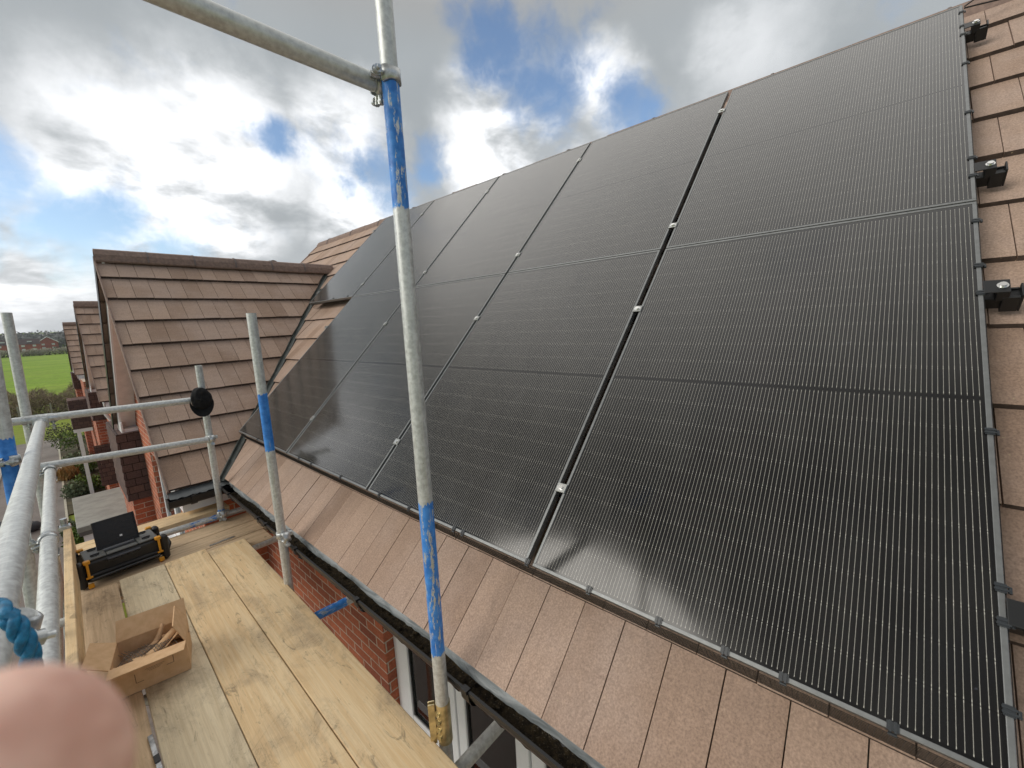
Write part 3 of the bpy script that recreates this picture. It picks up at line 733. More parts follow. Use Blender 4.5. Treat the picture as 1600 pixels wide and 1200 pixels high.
h3 = empty('brick_house', 'farthest brick house of the terrace, with a tile hung porch on a white post', 'house')
O3y, O3x, O3z = 20.1, .10, -.09
wing(h3, O3y, O3x, O3z, near_x1=2.0, hi=False)
rear_block(h3, 23.0, 31.5, -.09, .1)
return_wall(h3, O3y, O3x, -.5, -1.3, GZ)
pc = MB()
for k in range(10):
    z0 = -2.35 + k * .11
    pc.add([(-.88, 22.49, z0), (-.36, 22.49, z0), (-.36, 23.6, z0), (-.88, 23.6, z0), (-.865, 22.505, z0 + .112), (-.36, 22.505, z0 + .112), (-.36, 23.6, z0 + .112), (-.865, 23.6, z0 + .112)],
           [(0, 3, 2, 1), (4, 5, 6, 7), (0, 1, 5, 4), (1, 2, 6, 5), (2, 3, 7, 6), (3, 0, 4, 7)])
po = pc.build('porch', HUNG, h3)
pb = MB(); pb.box(-.87, -.37, 22.5, 23.6, -2.48, -2.351); pb.build('porch_beam', UPVC, po)
pp = MB(); pp.box(-.80, -.69, 22.52, 22.63, GZ, -2.481); pp.build('porch_post', UPVC, po)
pw_ = MB(); pw_.box(-.36, -.25, 22.5, 25.0, GZ, -.6); pw_.build('wall', BRICK, h3)

# ------------------------------------------------------------------ SOLAR PANELS
PW, PH, PU, PV = 1.134, 1.763, 1.154, 1.770
def panel_meshes():
    gl = MB(); e = .011
    gl.add([(e, e, -.0015), (PW - e, e, -.0015), (PW - e, PH - e, -.0015), (e, PH - e, -.0015)], [(0, 1, 2, 3)])
    bk = MB(); bk.box(e, PW - e, e, PH - e, -.008, -.004)
    fr = MB(); h = .030
    for (x0, x1, y0, y1) in ((0, PW, 0, e), (0, PW, PH - e, PH), (0, e, e, PH - e), (PW - e, PW, e, PH - e)):
        fr.box(x0, x1, y0, y1, -h, 0)
    cl = MB(); cl.cbox(-.027, .007, -.019, .019, .0005, .0055, .0015)
    bt_ = MB(); bt_.hexn((-.010, 0, .0055), (0, 0, 1), .0085, .006); bt_.tube([(-.010, 0, .0052), (-.010, 0, .0062)], .012, 14)
    return gl, bk, fr, cl, bt_
gl, bk, fr, cl, bt_ = panel_meshes()
CLM = m_plain('clamp_aluminium', (.34, .35, .34), .4, metal=.8)
proto = None
def rot_frame(Y, v, off=0):
    return frame(rp(Y, v, off), EX, EY, EN)
order = []
for row in (0, 1):
    for k in range(5 if row else 4):
        order.append((row, k))
names = {
    (0, 0): 'solar panel filling the lower right corner, bright wire lines, largest in view',
    (0, 1): 'lower row solar panel directly right of the tall pole, second from the right end',
    (0, 2): 'lower row solar panel crossed by the tall scaffold pole',
    (0, 3): 'solar panel at the left end of the lower row, darkly mirroring the gable wing',
    (1, 0): 'upper right corner solar panel, beside the exposed tiles and below the ridge',
    (1, 1): 'upper row solar panel second from the right end, beside the widest one',
    (1, 2): 'middle solar panel of the upper row, third from either end',
    (1, 3): 'upper row solar panel crossed by the tall pole, second from the left end',
    (1, 4): 'left end solar panel of the upper row, overhanging bare tiles above the valley'}
parts = None
for row, k in order:
    root = empty('solar_module', names[(row, k)], 'solar panel', 'black solar panels on the main roof', mat=rot_frame((k + 1) * PU - .010 - (.009 if k == 0 else 0), row * PV + .0035))
    if parts is None:
        g_ = gl.build('cell_glass', CELLS, root); bb_ = bk.build('back_sheet', BLACKP, root); f_ = fr.build('frame', FRAME, root, bevel=.0012)
        c_ = cl.build('clamp', CLM, root); q_ = bt_.build('bolt', BRIGHTBOLT, c_)
        c_.location = (0, .31 if row == 0 else .205, 0)
        c2_ = c_.copy(); COL.objects.link(c2_); c2_.parent = root; c2_.location.y = 1.305
        q2 = q_.copy(); COL.objects.link(q2); q2.parent = c2_
        c_.scale.x = c2_.scale.x = 1.35
        parts = (g_, bb_, f_, c_, q_)
    else:
        for src in parts[:3]:
            c = src.copy(); COL.objects.link(c); c.parent = root
        for yv in ((.31, 1.305) if row == 0 else (.197, 1.467)):
            c = parts[3].copy(); COL.objects.link(c); c.parent = root; c.location = (0, yv, 0)
            q = parts[4].copy(); COL.objects.link(q); q.parent = c
            if k == 0: c.scale.x = 1.35

# mounting rails with end clamps at the right
labs = ['black mounting rail end lowest on the right edge, near the bottom right corner', 'black mounting rail end just below the seam between the panel rows',
        'black mounting rail end just above the seam between the panel rows', 'black mounting rail end highest on the right edge, by the roof ridge']
for i, v in enumerate((.317, 1.313, 1.975, 3.245)):
    rl = MB(); ln = (4 if v < 1.8 else 5) * PU + .03
    y_end = -.085
    root = empty('mounting_rail', labs[i], 'mounting rail', 'rails under the panels', mat=frame(rp(0, v, 0), Vector((0, 1, 0)), EY, EN * 1.0))
    # local x = +Y, y = up slope, z = normal (left handed -> keep boxes only)
    root.matrix_world = frame(rp(y_end, v, 0), -EX, -EY, EN)
    rl.box(0, ln - y_end, -.020, .020, -.075, -.034)
    rl.build('rail', BLACKM, root, bevel=.002)
    ec = MB(); ec.box(.030, .058, -.028, .028, -.034, .001); ec.box(.030, .086, -.028, .028, .0012, .005)
    eo = ec.build('end_clamp', BLACKM, root, bevel=.0015)
    wsh = MB(); wsh.tube([(.046, 0, .0051), (.046, 0, .0075)], .013, 18); wsh.hexn((.046, 0, .0075), (0, 0, 1), .009, .006, 14)
    wsh.build('bolt', BRIGHTBOLT, eo)
    hk = MB(); hk.box(.0, .006, -.030, .034, -.085, -.012); hk.box(.0065, .05, .022, .034, -.085, -.022); hk.box(.0065, .042, -.030, -.022, -.085, -.03)
    hk.build('rail_end', BLACKM, root, bevel=.0015).scale = (.85, .85, .95)

# bird guard mesh along the lower and right edges: real wires
BW = m_plain('coated_wire', (.012, .012, .012), .4)
def wires(mb, A, B, drop, n, rows, r=.0009):
    A = Vector(A); B = Vector(B); d = (B - A)
    L = d.length; d /= L
    def bar(p, q):
        dd = (q - p).normalized(); a = dd.orthogonal().normalized() * r; b = dd.cross(a).normalized() * r
        vs = [p + a, p + b, p - a, p - b, q + a, q + b, q - a, q - b]
        mb.add(vs, [(0, 1, 5, 4), (1, 2, 6, 5), (2, 3, 7, 6), (3, 0, 4, 7)])
    drop = Vector(drop)
    for i in range(n + 1):
        p = A + d * L * i / n; bar(p, p + drop)
    for j in range(rows + 1):
        o = drop * (j / rows)
        for s in range(24):
            p = A + d * L * s / 24 + o; q = A + d * L * (s + 1) / 24 + o
            bar(p, q)
def clip_mb():
    c = MB()
    c.box(-.014, .014, -.006, .016, .0005, .0035); c.box(-.014, .014, -.0085, -.0055, -.036, .003); c.box(-.009, -.003, -.012, .018, .0036, .0062); c.box(.003, .009, -.012, .018, .0036, .0062)
    c.tube([(-.01, -.016, -.006), (.01, -.016, -.006)], .005, 8)
    return c
CLIPM = m_plain('clip_nylon', (.035, .04, .045), .3)
def guard(label, A, B, drop, n, rows, clips):
    root = empty('bird_guard', label, 'bird guard', 'mesh bird guards under the panel edges')
    mb = MB(); wires(mb, A, B, drop, n, rows); mb.build('wire_mesh', BW, root)
    for mat in clips:
        c = clip_mb().build('clip', CLIPM, root); c.matrix_world = mat @ Matrix.Scale(.72, 4)
    return root
dn = EN * (-.088) + EY * (-.012)
guard('long wire mesh bird guard clipped under the bottom edge of the solar panels', rp(-.0, -.004, -.006), rp(4.61, -.004, -.006), dn, 400, 7,
      [frame(rp(u, .008, 0), EX, EY, EN) for u in (3.237, 3.036, 2.62, 2.181, 1.909, 1.573, 1.516, 1.16, .90, .669, .492, .363, .17, 4.1, 3.75)])
cr_ = []
for v in (3.443, 3.27, 3.17, 2.85, 2.40, 2.05, 1.93, 1.655, 1.42, 1.291, .773, .365, .292, .125):
    cr_.append(frame(rp(.004, v, 0), -EY, EX * -1, EN))
guard('wire mesh bird guard clipped down the right edge of the solar panels', rp(-.0015, .0, -.008), rp(-.0015, 3.52, -.008), EN * (-.09), 176, 6, cr_)
guard('short wire mesh bird guard under the overhanging upper left panel', rp(4.62, 1.776, -.006), rp(5.76, 1.776, -.006), dn, 56, 6, [frame(rp(u, 1.79, 0), EX, EY, EN) for u in (4.75, 5.1, 5.45)])
# scaffold batten left on tiles at right: a light splash / metal strap
st_ = MB(); st_.cur = frame(rp(-.125, .93, -.088), EX, EY, EN); st_.cbox(0, .16, -.008, .008, 0, .004, .002)
tag(st_.build('metal_strap', ALU), 'short pale metal strap lying on the tiles at the right picture edge', 'metal strap')
st_ = MB(); st_.cur = frame(rp(-.092, .60, -.092), EY * -1, EX * 1, EN) ; st_.cbox(0, .34, -.008, .012, 0, .004, .002)
tag(st_.build('roof_hook', ALU), 'bare metal roof hook set between the tiles at the lower right edge', 'roof hook')
cb_ = MB(); cb_.tube([rp(-.005, 3.50, 0), rp(-.04, 3.505, .015), rp(-.12, 3.53, -.02), rp(-.22, 3.56, -.04), rp(-.34, 3.60, -.05), rp(-.5, 3.66, -.06)], .004, 8)
cb_.tube([rp(-.005, 3.48, 0), rp(-.05, 3.49, -.01), rp(-.14, 3.53, -.04), rp(-.26, 3.58, -.05), rp(-.5, 3.65, -.065)], .004, 8)
tag(cb_.build('solar_cable', BLACKP), 'black solar cable pair running off the top right panel corner below the ridge', 'cable')

# ------------------------------------------------------------------ SCAFFOLD
def tube_obj(label, A, B, mat=None, name='scaffold_tube', bands=(), worn=.45, r=.02415, group='galvanised scaffold tubes', ends=True):
    A = Vector(A); B = Vector(B); d = (B - A); L = d.length; d /= L
    x = d.orthogonal().normalized(); y = d.cross(x)
    mb = MB(); n = 8
    pts = []
    bow = random.uniform(-.0015, .0015)
    for i in range(n + 1):
        pts.append((bow * math.sin(math.pi * i / n), 0, L * i / n))
    mb.tube(pts, r, 28, hollow=True)
    mm = mat or (m_galv('painted_band_tube', bands, worn) if bands else GALV)
    o = mb.build(name, mm); o.matrix_world = frame(A, x, y, d)
    return tag(o, label, 'scaffold pole', group)
def zb(a, b, A=GZ): return (a - A, b - A)
PX = -.287
mt_main = tube_obj('tall scaffold pole with two scuffed blue paint bands, in front of the solar panels', (PX, 1.372, GZ), (-.29, 1.330, 2.6), bands=[zb(1.235, 1.585), zb(-.262, .305)], worn=.44)
tube_obj('medium scaffold pole with one bright blue band, in front of the left lower panel', (PX, 2.93, GZ), (-.29, 2.800, 1.0), bands=[zb(.222, .555)], worn=.33)
tube_obj('short scaffold pole with the black cap hung on it, in front of the gable roof', (-.28, 4.52, GZ), (-.28, 4.255, .66), bands=[(4.40, 4.44)], worn=.5)
tube_obj('plain scaffold pole at the far left with its open top above the field', (-1.345, 4.35, GZ), (-1.184, 4.35, 1.095))
tube_obj('thick scaffold pole with a deep blue band cut by the left edge', (-1.46, 2.85, GZ), (-1.150, 2.85, 1.9), bands=[(5.17, 5.53)], worn=.25)
tube_obj('upper guard rail running from the left pole up to the black cap', (-1.36, 4.20, .427), (-.305, 4.213, .396))
tube_obj('lower guard rail running across below the black cap', (-1.19, 4.215, .112), (-.305, 4.229, .062))
tube_obj('nearest thick guard rail rising up the left edge of the picture', (-1.163, .9, .485), (-1.147, 4.13, .395))
tube_obj('lower guard rail beside the toe board, rising along the left edge', (-1.180, -.2, .08), (-1.151, 4.30, .085))
tube_obj('dark high guard rail crossing the sky at the top left', (-1.30, 1.392, 1.575), (-.302, 1.390, 1.592))
tube_obj('transom tube stub reaching the window wall near the foot of the tall pole', (-1.35, 1.275, -.685), (-.085, 1.262, -.685))
tube_obj('stub of transom tube with a blue painted end, between deck edge and brick wall', (-1.35, 2.60, -.685), (-.082, 2.462, -.685), bands=[(.96, 1.24)], worn=.45)
tube_obj('stub of transom tube clipped behind the medium blue banded pole', (-1.35, 3.62, -.685), (-.10, 3.615, -.685))
tube_obj('transom tube lying flat between the far cross boards', (-1.10, 4.335, -.625), (-.07, 4.30, -.625), bands=[(.60, .78)], worn=.55)
tube_obj('scaffold ledger under the near end of the deck', (-1.30, -.3, -.735), (-1.24, 4.5, -.735))

def coupler(label, c, axA, axB, s=1.0, name='scaffold_coupler', bolts=True):
    """double coupler: two forged half shells around tube A (axis axA) at c, a second ring on tube B, bolts with nuts"""
    c = Vector(c); a = Vector(axA).normalized(); b = Vector(axB).normalized()
    n = a.cross(b).normalized() if a.cross(b).length > .1 else a.orthogonal().normalized()
    root = empty(name, label, 'scaffold coupler', 'forged scaffold couplers', loc=tuple(c))
    def ring(center, ax, rad, hw, mb, gap_dir):
        g = Vector(gap_dir).normalized(); u = g; v = ax.cross(u).normalized()
        N = 22; ro, ri = rad + .007, rad + .0006
        vs = []; ang = [R_(18) + (2 * math.pi - R_(36)) * k / N for k in range(N + 1)]
        for t in ang:
            dd = u * math.cos(t) + v * math.sin(t); w_ = hw * (1 + .12 * math.sin(3 * t))
            vs += [center + dd * ri - ax * w_, center + dd * ro - ax * w_ * .8, center + dd * ro + ax * w_ * .8, center + dd * ri + ax * w_]
        fs = []
        for k in range(N):
            for q in range(4):
                r_ = (q + 1) % 4; fs.append((k * 4 + q, k * 4 + r_, k * 4 + 4 + r_, k * 4 + 4 + q))
        fs += [(0, 1, 2, 3), (N * 4 + 3, N * 4 + 2, N * 4 + 1, N * 4)]
        mb.add(vs, fs, True)
        # lugs
        for sg in (-1, 1):
            d0 = u * math.cos(R_(18)) + v * math.sin(R_(18)) * sg
            p = center + d0 * (rad + .002); q = center + u * (rad + .027) + v * sg * .010
            mb.tube([p, q], [.009, .008], 8)
        return center + u * (rad + .018)
    mb = MB(); rad = .0243
    pA = ring(c, a, rad, .021, mb, n.cross(a) * -1 + n * .2)
    cB = c + n * (.0535)
    pB = ring(cB, b, rad, .021, mb, n.cross(b) + n * .25)
    mb.tube([c + n * .026, cB - n * .026], .016, 10)
    mb.build('coupler_body', CASTF, root)
    for p, ax in ((pA, a), (pB, b)):
        g = (p - (c if ax is a else cB)).normalized(); t = ax.cross(g).normalized()
        bo = MB(); bo.tube([p - t * .034, p + t * .036], .0055, 10); bo.hexn(p + t * .014, t, .0115, .011); bo.hexn(p - t * .026, t, .0115, .009); bo.tube([p + t * .0125, p + t * .0142], .0135, 12)
        bo.build('bolt', CASTF, root)
    root_inv = root
    for ch in root.children: ch.location = -c
    return root
Z_ = (0, 0, 1); X_ = (1, 0, 0); Y_ = (0, 1, 0)
def at(px, py, dep): return CAMP + (cr * (px - 800) / 634.74 - cu * (py - 600) / 634.74 + cf) * dep
NCP = at(-80, 1003, .56)
coupler('steel coupler joining the high rail to the tall pole against the sky', (-.29, 1.3365, 1.592), Z_, X_)
coupler('pale coupler on the medium blue banded pole just above the gutter', (-.288, 2.828, -.305), Z_, (-1, 0, 0))
coupler('coupler at the foot of the short pole on the far cross boards', (-.28, 4.314, -.60), Z_, (-1, 0, 0))
coupler('blue marked coupler where the lower guard rail meets the short pole', (-.28, 4.283, .062), Z_, (-1, 0, 0))
coupler('coupler hidden behind the cap where the upper guard rail meets the short pole', (-.28, 4.267, .40), Z_, (-1, 0, 0))
coupler('coupler where the thick near rail passes the deep blue pole', (-1.215, 2.85, .43), Z_, (.02, 1, 0))
coupler('coupler with a long bolt holding the lower rail beside the toe board', (-1.162, 2.78, .083), Y_, X_)
coupler('close coupler with a big nut beneath the blue rope at the lower left', NCP, Y_, (.35, 0, 1))
coupler('coupler on the end of the lower guard rail at the left', (-1.152, 4.15, .09), Y_, X_)
# T shaped right angle coupler on top rail
tc = empty('scaffold_coupler', 'broad sleeve shaped coupler where the thick near rail butts the upper guard rail', 'scaffold coupler', 'forged scaffold couplers', loc=(-1.145, 4.20, .420))
mbt = MB(); mbt.tube([(-.075, 0, .0), (-.04, 0, .0), (.04, 0, -.002), (.075, 0, -.004)], [.027, .030, .030, .027], 24); mbt.box(-.035, .035, -.045, -.022, -.05, .01); mbt.tube([(0, -.02, -.02), (0, -.07, -.028)], .029, 20)
mbt.build('coupler_body', CASTF, tc, bevel=.002)
bo = MB()
for x in (-.05, .052): bo.tube([(x, -.018, .0), (x, -.018, -.075)], .0055, 10); bo.hexn((x, -.018, -.058), (0, 0, 1), .0115, .011); bo.hexn((x, -.018, -.035), (0, 0, 1), .013, .006)
bo.build('bolt', CASTF, tc)
# sleeve coupler low on the tall pole
sc_ = empty('sleeve_coupler', 'gold coloured sleeve coupler with two bolts low on the tall pole', 'scaffold coupler', 'forged scaffold couplers', loc=(PX, 1.3475, -.55))
a = MB(); a.tube([(0, 0, -.082), (0, 0, .082)], .0262, 28, caps=True)
vdir = Vector((-.62, -.78, 0)); per = Vector((.78, -.62, 0))
a.build('sleeve', BRASS, sc_)
fb = MB()
base = vdir * .012 - per * .033
for sg, th_ in ((0, 0), (1, .012)):
    O = -per * (.030) + vdir * (.006 - th_ * 1.2)
    fb.cur = frame(O, -per, vdir, Vector((0, 0, 1)))
    fb.cbox(0, .024, -.0025, .0025, -.082, .082, .0012)
fb.cur = Matrix.Identity(4)
fb.build('flange', BRASS, sc_)
nb = MB()
for z in (.045, .012, -.022, -.052):
    c0 = -per * .018 + vdir * .010 + Vector((0, 0, z)); nb.hexn(c0, vdir, .0105, .010); nb.tube([c0 + vdir * .01, c0 + vdir * .022], .0055, 10); nb.tube([c0 - vdir * .001, c0 + vdir * .001], .0135, 14)
nb.build('nut', BRASS, sc_)

# boards
def board(label, x0, x1, y0, y1, ztop, mat, th=.038, along='y', name='scaffold_board', skew=0, band=None):
    o_ = Vector(((x0 + x1) / 2, (y0 + y1) / 2, ztop - th))
    w_, l_ = ((x1 - x0), (y1 - y0)) if along == 'y' else ((y1 - y0), (x1 - x0))
    mb = MB(); mb.cbox(-w_ / 2, w_ / 2, -l_ / 2, l_ / 2, 0, th, .003)
    ob = mb.build(name, mat); ob.location = o_
    ob.rotation_euler = (0, 0, (0 if along == 'y' else math.pi / 2) + skew)
    tag(ob, label, 'scaffold board', 'timber scaffold boards')
    if band:
        for e_ in band:
            bd = MB(); s_ = l_ / 2 * e_
            bd.box(-w_ / 2 - .0015, w_ / 2 + .0015, min(s_, s_ - .03 * e_) - .0005, max(s_, s_ - .03 * e_) + .0015, -.0012, th + .0012)
            bd.build('end_band', ALU, ob)
    return ob
SK = -.0165
board('clean yellow scaffold board along the deck edge beside the brick wall', -.545 + .001, -.320, -.4, 3.69, -.62, WOOD_Y, skew=SK)
board('yellow scaffold board with scorch marks, second from the brick wall', -.775 + .001, -.547, -.4, 3.76, -.62, WOOD_Y, skew=SK)
board('pale greyish scaffold board running under the cardboard box', -1.000, -.777, -.4, 3.76, -.62, WOOD_G, skew=SK)
board('brownish scaffold board next to the toe board, under the box flap', -1.185, -1.010, -.4, 3.74, -.622, WOOD_B, skew=SK)
board('nearest cross board under the tool box, crossing the far deck end', -1.18, -.12, 3.60, 3.822, -.66, WOOD_B, along='x', skew=.012)
board('second cross board reaching from the tool box to under the gutter', -1.18, -.075, 3.83, 4.055, -.66, WOOD_B, along='x', skew=.012, band=())
board('third cross board just in front of the flat lying tube', -1.18, -.06, 4.062, 4.285, -.66, WOOD_B, along='x', skew=.012)
board('farthest cross board below the gable window', -1.18, -.20, 4.40, 4.622, -.60, WOOD_Y, along='x', skew=.012)
tb = board('toe board standing on edge along the left of the deck', -1.193, -1.157, -.4, 4.38, -.365, WOOD_Y, th=.225, skew=SK + .002, name='toe_board')
tbc = MB(); tbc.cbox(-1.196 + .02, -1.13 + .01, 4.30, 4.36, -.375, -.345, .004); tbc.tube([(-1.15, 4.34, -.36), (-1.15, 4.34, -.30)], .018, 16)
tag(tbc.build('board_clip', CASTF), 'steel toe board clip on the far end of the toe board', 'board clip')
pl = MB()
for (x0, x1, y0, y1, sk) in ((-.47, -.40, 3.835, 3.85, 0), (-.40, -.31, 3.84, 3.855, 0)):
    pl.cur = Matrix.Identity(4); pl.box(x0, x1, y0 + .02, y1 + .025, -.6598, -.655)
tag(pl.build('nail_plate', ALU), 'small flat metal plate nailed on the cross board seam', 'metal plate')

# steel strip lying in the gap of the boards
stp = MB(); stp.cur = Matrix.Translation((-1.003, 1.98, -.618)) @ Matrix.Rotation(R_(.9), 4, 'Z'); stp.cbox(-.008, .008, -.55, .26, 0, .006, .0015)
sto = stp.build('steel_strip', m_plain('worn_steel', (.40, .41, .42), .35, metal=.8, nscale=30, namp=.5)); tag(sto, 'narrow grey steel strip lying in the board gap beside the cardboard box', 'steel strip')
sb = MB(); sb.cur = Matrix.Translation((-1.003, 1.98, -.6115)) @ Matrix.Rotation(R_(.9), 4, 'Z')
for y0, y1 in ((.10, .14), (.02, .055)): sb.cbox(-.0085, .0085, y0, y1, 0, .003, .001)
sb.build('sleeve', BLACKP, sto)

# blue rope around the near rail
ROPE = m_plain('blue_rope', (.008, .16, .32), .5, nscale=120, namp=.35, bumpy=.6)
rp_path = []
ctrl = [at(-110, 900, .50), at(-45, 925, .47), at(5, 955, .45), at(33, 990, .45), at(48, 1030, .46), at(45, 1080, .48), at(20, 1140, .52), at(-30, 1180, .56)]
for i in range(len(ctrl) - 1):
    p0, p1, p2, p3 = ctrl[max(i - 1, 0)], ctrl[i], ctrl[i + 1], ctrl[min(i + 2, len(ctrl) - 1)]
    for k in range(9):
        t = k / 9; rp_path.append(.5 * ((2 * p1) + (p2 - p0) * t + (2 * p0 - 5 * p1 + 4 * p2 - p3) * t * t + (3 * p1 - p0 - 3 * p2 + p3) * t ** 3))
NRP = len(rp_path) - 1
ropem = MB()
for s in range(3):
    pth = []
    for i, p in enumerate(rp_path):
        a_ = i * .42 + s * 2 * math.pi / 3
        dd = (rp_path[min(i + 1, NRP)] - rp_path[max(i - 1, 0)]).normalized(); u = dd.orthogonal().normalized(); v = dd.cross(u)
        pth.append(p + (u * math.cos(a_) + v * math.sin(a_)) * .0045)
    ropem.tube(pth, .0052, 10)
tag(ropem.build('rope', ROPE), 'twisted bright blue rope wound on the near rail at the lower left', 'rope')

# ------------------------------------------------------------------ CARDBOARD BOX
bw, bd_, bh = .255, .200, .145
BM = Matrix.Translation((-.934, 2.632, -.618)) @ Matrix.Rotation(R_(-11.3), 4, 'Z')
boxo = empty('cardboard_box', 'open brown cardboard box with splayed flaps on the deck boards', 'cardboard box', mat=BM)
t_ = .004
b1 = MB(); b1.box(-bw / 2, bw / 2, -bd_ / 2, -bd_ / 2 + t_, 0, bh); b1.box(-bw / 2, bw / 2, bd_ / 2 - t_, bd_ / 2, 0, bh)
b1.box(-bw / 2, -bw / 2 + t_, -bd_ / 2 + t_, bd_ / 2 - t_, 0, bh); b1.box(bw / 2 - t_, bw / 2, -bd_ / 2 + t_, bd_ / 2 - t_, 0, bh); b1.box(-bw / 2 + t_, bw / 2 - t_, -bd_ / 2 + t_, bd_ / 2 - t_, 0, t_)
b1.build('box_body', CARD, boxo)
def flap(x0, x1, axis_y, ln, ang, side, taper=.004):
    """side: 'f','b','l','r'"""
    f = MB(); hw = (x1 - x0) / 2
    P = [(-hw, 0, -t_ / 2), (hw, 0, -t_ / 2), (hw - taper, ln, -t_ / 2), (-hw + taper, ln, -t_ / 2)]
    Q = [(a, b, t_ / 2) for a, b, c in P]
    f.add(P + Q, [(0, 3, 2, 1), (4, 5, 6, 7), (0, 1, 5, 4), (1, 2, 6, 5), (2, 3, 7, 6), (3, 0, 4, 7)])
    rz = {'b': 0, 'f': math.pi, 'l': math.pi / 2, 'r': -math.pi / 2}[side]
    o = f.build('flap', CARD, boxo)
    off = {'b': (0, bd_ / 2 - t_ / 2, bh), 'f': (0, -bd_ / 2 + t_ / 2, bh), 'l': (-bw / 2 + t_ / 2, 0, bh), 'r': (bw / 2 - t_ / 2, 0, bh)}[side]
    o.matrix_local = Matrix.Translation(off) @ Matrix.Rotation(rz, 4, 'Z') @ Matrix.Rotation(ang, 4, 'X')
    return o
flap(-bw / 2, bw / 2, 0, .092, R_(58), 'b'); flap(-bw / 2, bw / 2, 0, .085, R_(8), 'f')
flap(-bd_ / 2, bd_ / 2, 0, .092, R_(32), 'l', .012); flap(-bd_ / 2, bd_ / 2, 0, .092, R_(112), 'r', .014)
ik = MB(); yk = -bd_ / 2 - .0008
def line(x0, z0, x1, z1, wd=.0022):
    d = Vector((x1 - x0, 0, z1 - z0)); d.normalize(); n = Vector((-d.z, 0, d.x)) * wd / 2
    p = Vector((x0, yk, z0)); q = Vector((x1, yk, z1))
    ik.add([p - n, q - n, q + n, p + n], [(0, 1, 2, 3)])
line(-.055, .042, -.055, .085); line(-.055, .042, -.030, .042); ik.build('printed_mark', INK, boxo)
ik = MB(); line(.075, .115, .075, .070); line(.075, .070, .050, .070); ik.build('printed_mark', INK, boxo)
ik = MB()
for k in range(5): line(-.02 + .006 * k, .088 - .006 * (k % 3), .045 - .008 * k, .090 - .006 * (k % 3), .0014)
ik.build('printed_text', INK, boxo)
# scraps inside the box
def scrap(label, pts, loc, rot, mat=CARD, curl=.0, name='card_scrap', cat='card scrap'):
    mb = MB(); n = 8; (L, Wd) = pts; vs = []
    for i in range(n + 1):
        t = i / n; a_ = curl * (t - .5)
        zc = curl * L * .35 * (t - .5) ** 2 * 4
        for s in (-1, 1):
            vs.append((L * (t - .5), s * Wd / 2 * (1 - .25 * t), zc + .002 * math.sin(9 * t + s)))
    fs = [(2 * i, 2 * i + 2, 2 * i + 3, 2 * i + 1) for i in range(n)]
    mb.add(vs, fs, True)
    o = mb.build(name, mat); sol = o.modifiers.new('thickness', 'SOLIDIFY'); sol.thickness = .003
    o.matrix_world = BM @ Matrix.Translation((loc[0], loc[1], loc[2] + .035)) @ Matrix.Rotation(rot[2], 4, 'Z') @ Matrix.Rotation(rot[1], 4, 'Y') @ Matrix.Rotation(rot[0], 4, 'X')
    return tag(o, label, cat, 'torn card scraps in the box')
scrap('dark curled spoon shaped card tongue sticking up in the box', (.13, .034), (.012, .04, .085), (R_(8), R_(-42), R_(28)), CARD_IN, .55)
scrap('long folded card strip lying slantwise in the middle of the box', (.13, .035), (.038, -.005, .088), (R_(22), R_(-12), R_(48)), CARD, .15)
scrap('card strip leaning on the right end of the box', (.11, .03), (.075, .0, .090), (R_(-35), R_(-10), R_(58)), CARD, .1)
scrap('torn pale card piece near the front left of the box', (.09, .03), (-.015, -.045, .082), (R_(10), R_(4), R_(30)), CARD, .2)
scrap('small triangular card piece in the front left corner of the box', (.055, .04), (-.098, -.058, .082), (R_(-20), R_(14), R_(10)), CARD, .1)
scrap('brown card strip lying under the curled tongue', (.12, .03), (-.03, .0, .076), (R_(5), R_(-4), R_(35)), CARD_IN, .15)
scrap('card offcut filling the back right corner of the box', (.10, .06), (.08, .05, .070), (R_(4), R_(8), R_(10)), CARD_IN, .1)
mw_ = MB()
for i in range(16):
    for (p, q) in (((-.12 + i * .011, -.07, 0), (-.06 + i * .011, .05, 0)), ((-.12 + i * .011, .05, 0), (-.06 + i * .011, -.07, 0))):
        mw_.tube([(p[0], p[1], .070 + .008 * math.sin(i)), ((p[0] + q[0]) / 2, (p[1] + q[1]) / 2, .086), (q[0], q[1], .068)], .0011, 5)
o = mw_.build('wire_mesh_offcut', m_plain('dull_wire', (.16, .14, .12), .45, metal=.6)); o.matrix_world = BM @ Matrix.Translation((0, 0, .04))
tag(o, 'crumpled piece of diamond wire mesh in the left of the box', 'wire mesh')
pk = MB(); pk.ball((0, .0, .065), .06, (1.85, 1.35, .55), 18, 10, .16); o = pk.build('packing_paper', CARD_IN); o.matrix_world = BM; tag(o, 'crumpled brown packing paper at the bottom of the box', 'packing paper')

# ------------------------------------------------------------------ SITE RADIO / TOOL BOX
RM = Matrix.Translation((-.922, 4.02, -.66)) @ Matrix.Rotation(R_(4.5), 4, 'Z') @ Matrix.Diagonal((1.06, 1.12, 1.12, 1))
RB = m_plain('radio_black', (.014, .014, .015), .45, nscale=80, namp=.2); RG = m_plain('radio_grey', (.13, .135, .13), .5); RY = m_plain('radio_orange', (.75, .34, .02), .45)
rad = empty('site_radio', 'rugged black and orange jobsite radio box with its lid open at the far deck corner', 'site radio', mat=RM)
bw2, bd2, bh2 = .41, .22, .150
a = MB(); a.cbox(-bw2 / 2 + .02, bw2 / 2 - .02, -bd2 / 2 + .01, bd2 / 2 - .01, .02, bh2, .015); a.cbox(-bw2 / 2 + .035, bw2 / 2 - .035, -bd2 / 2 - .004, bd2 / 2, .035, .075, .006)
a.build('housing', RB, rad, bevel=.003)
tp = MB()
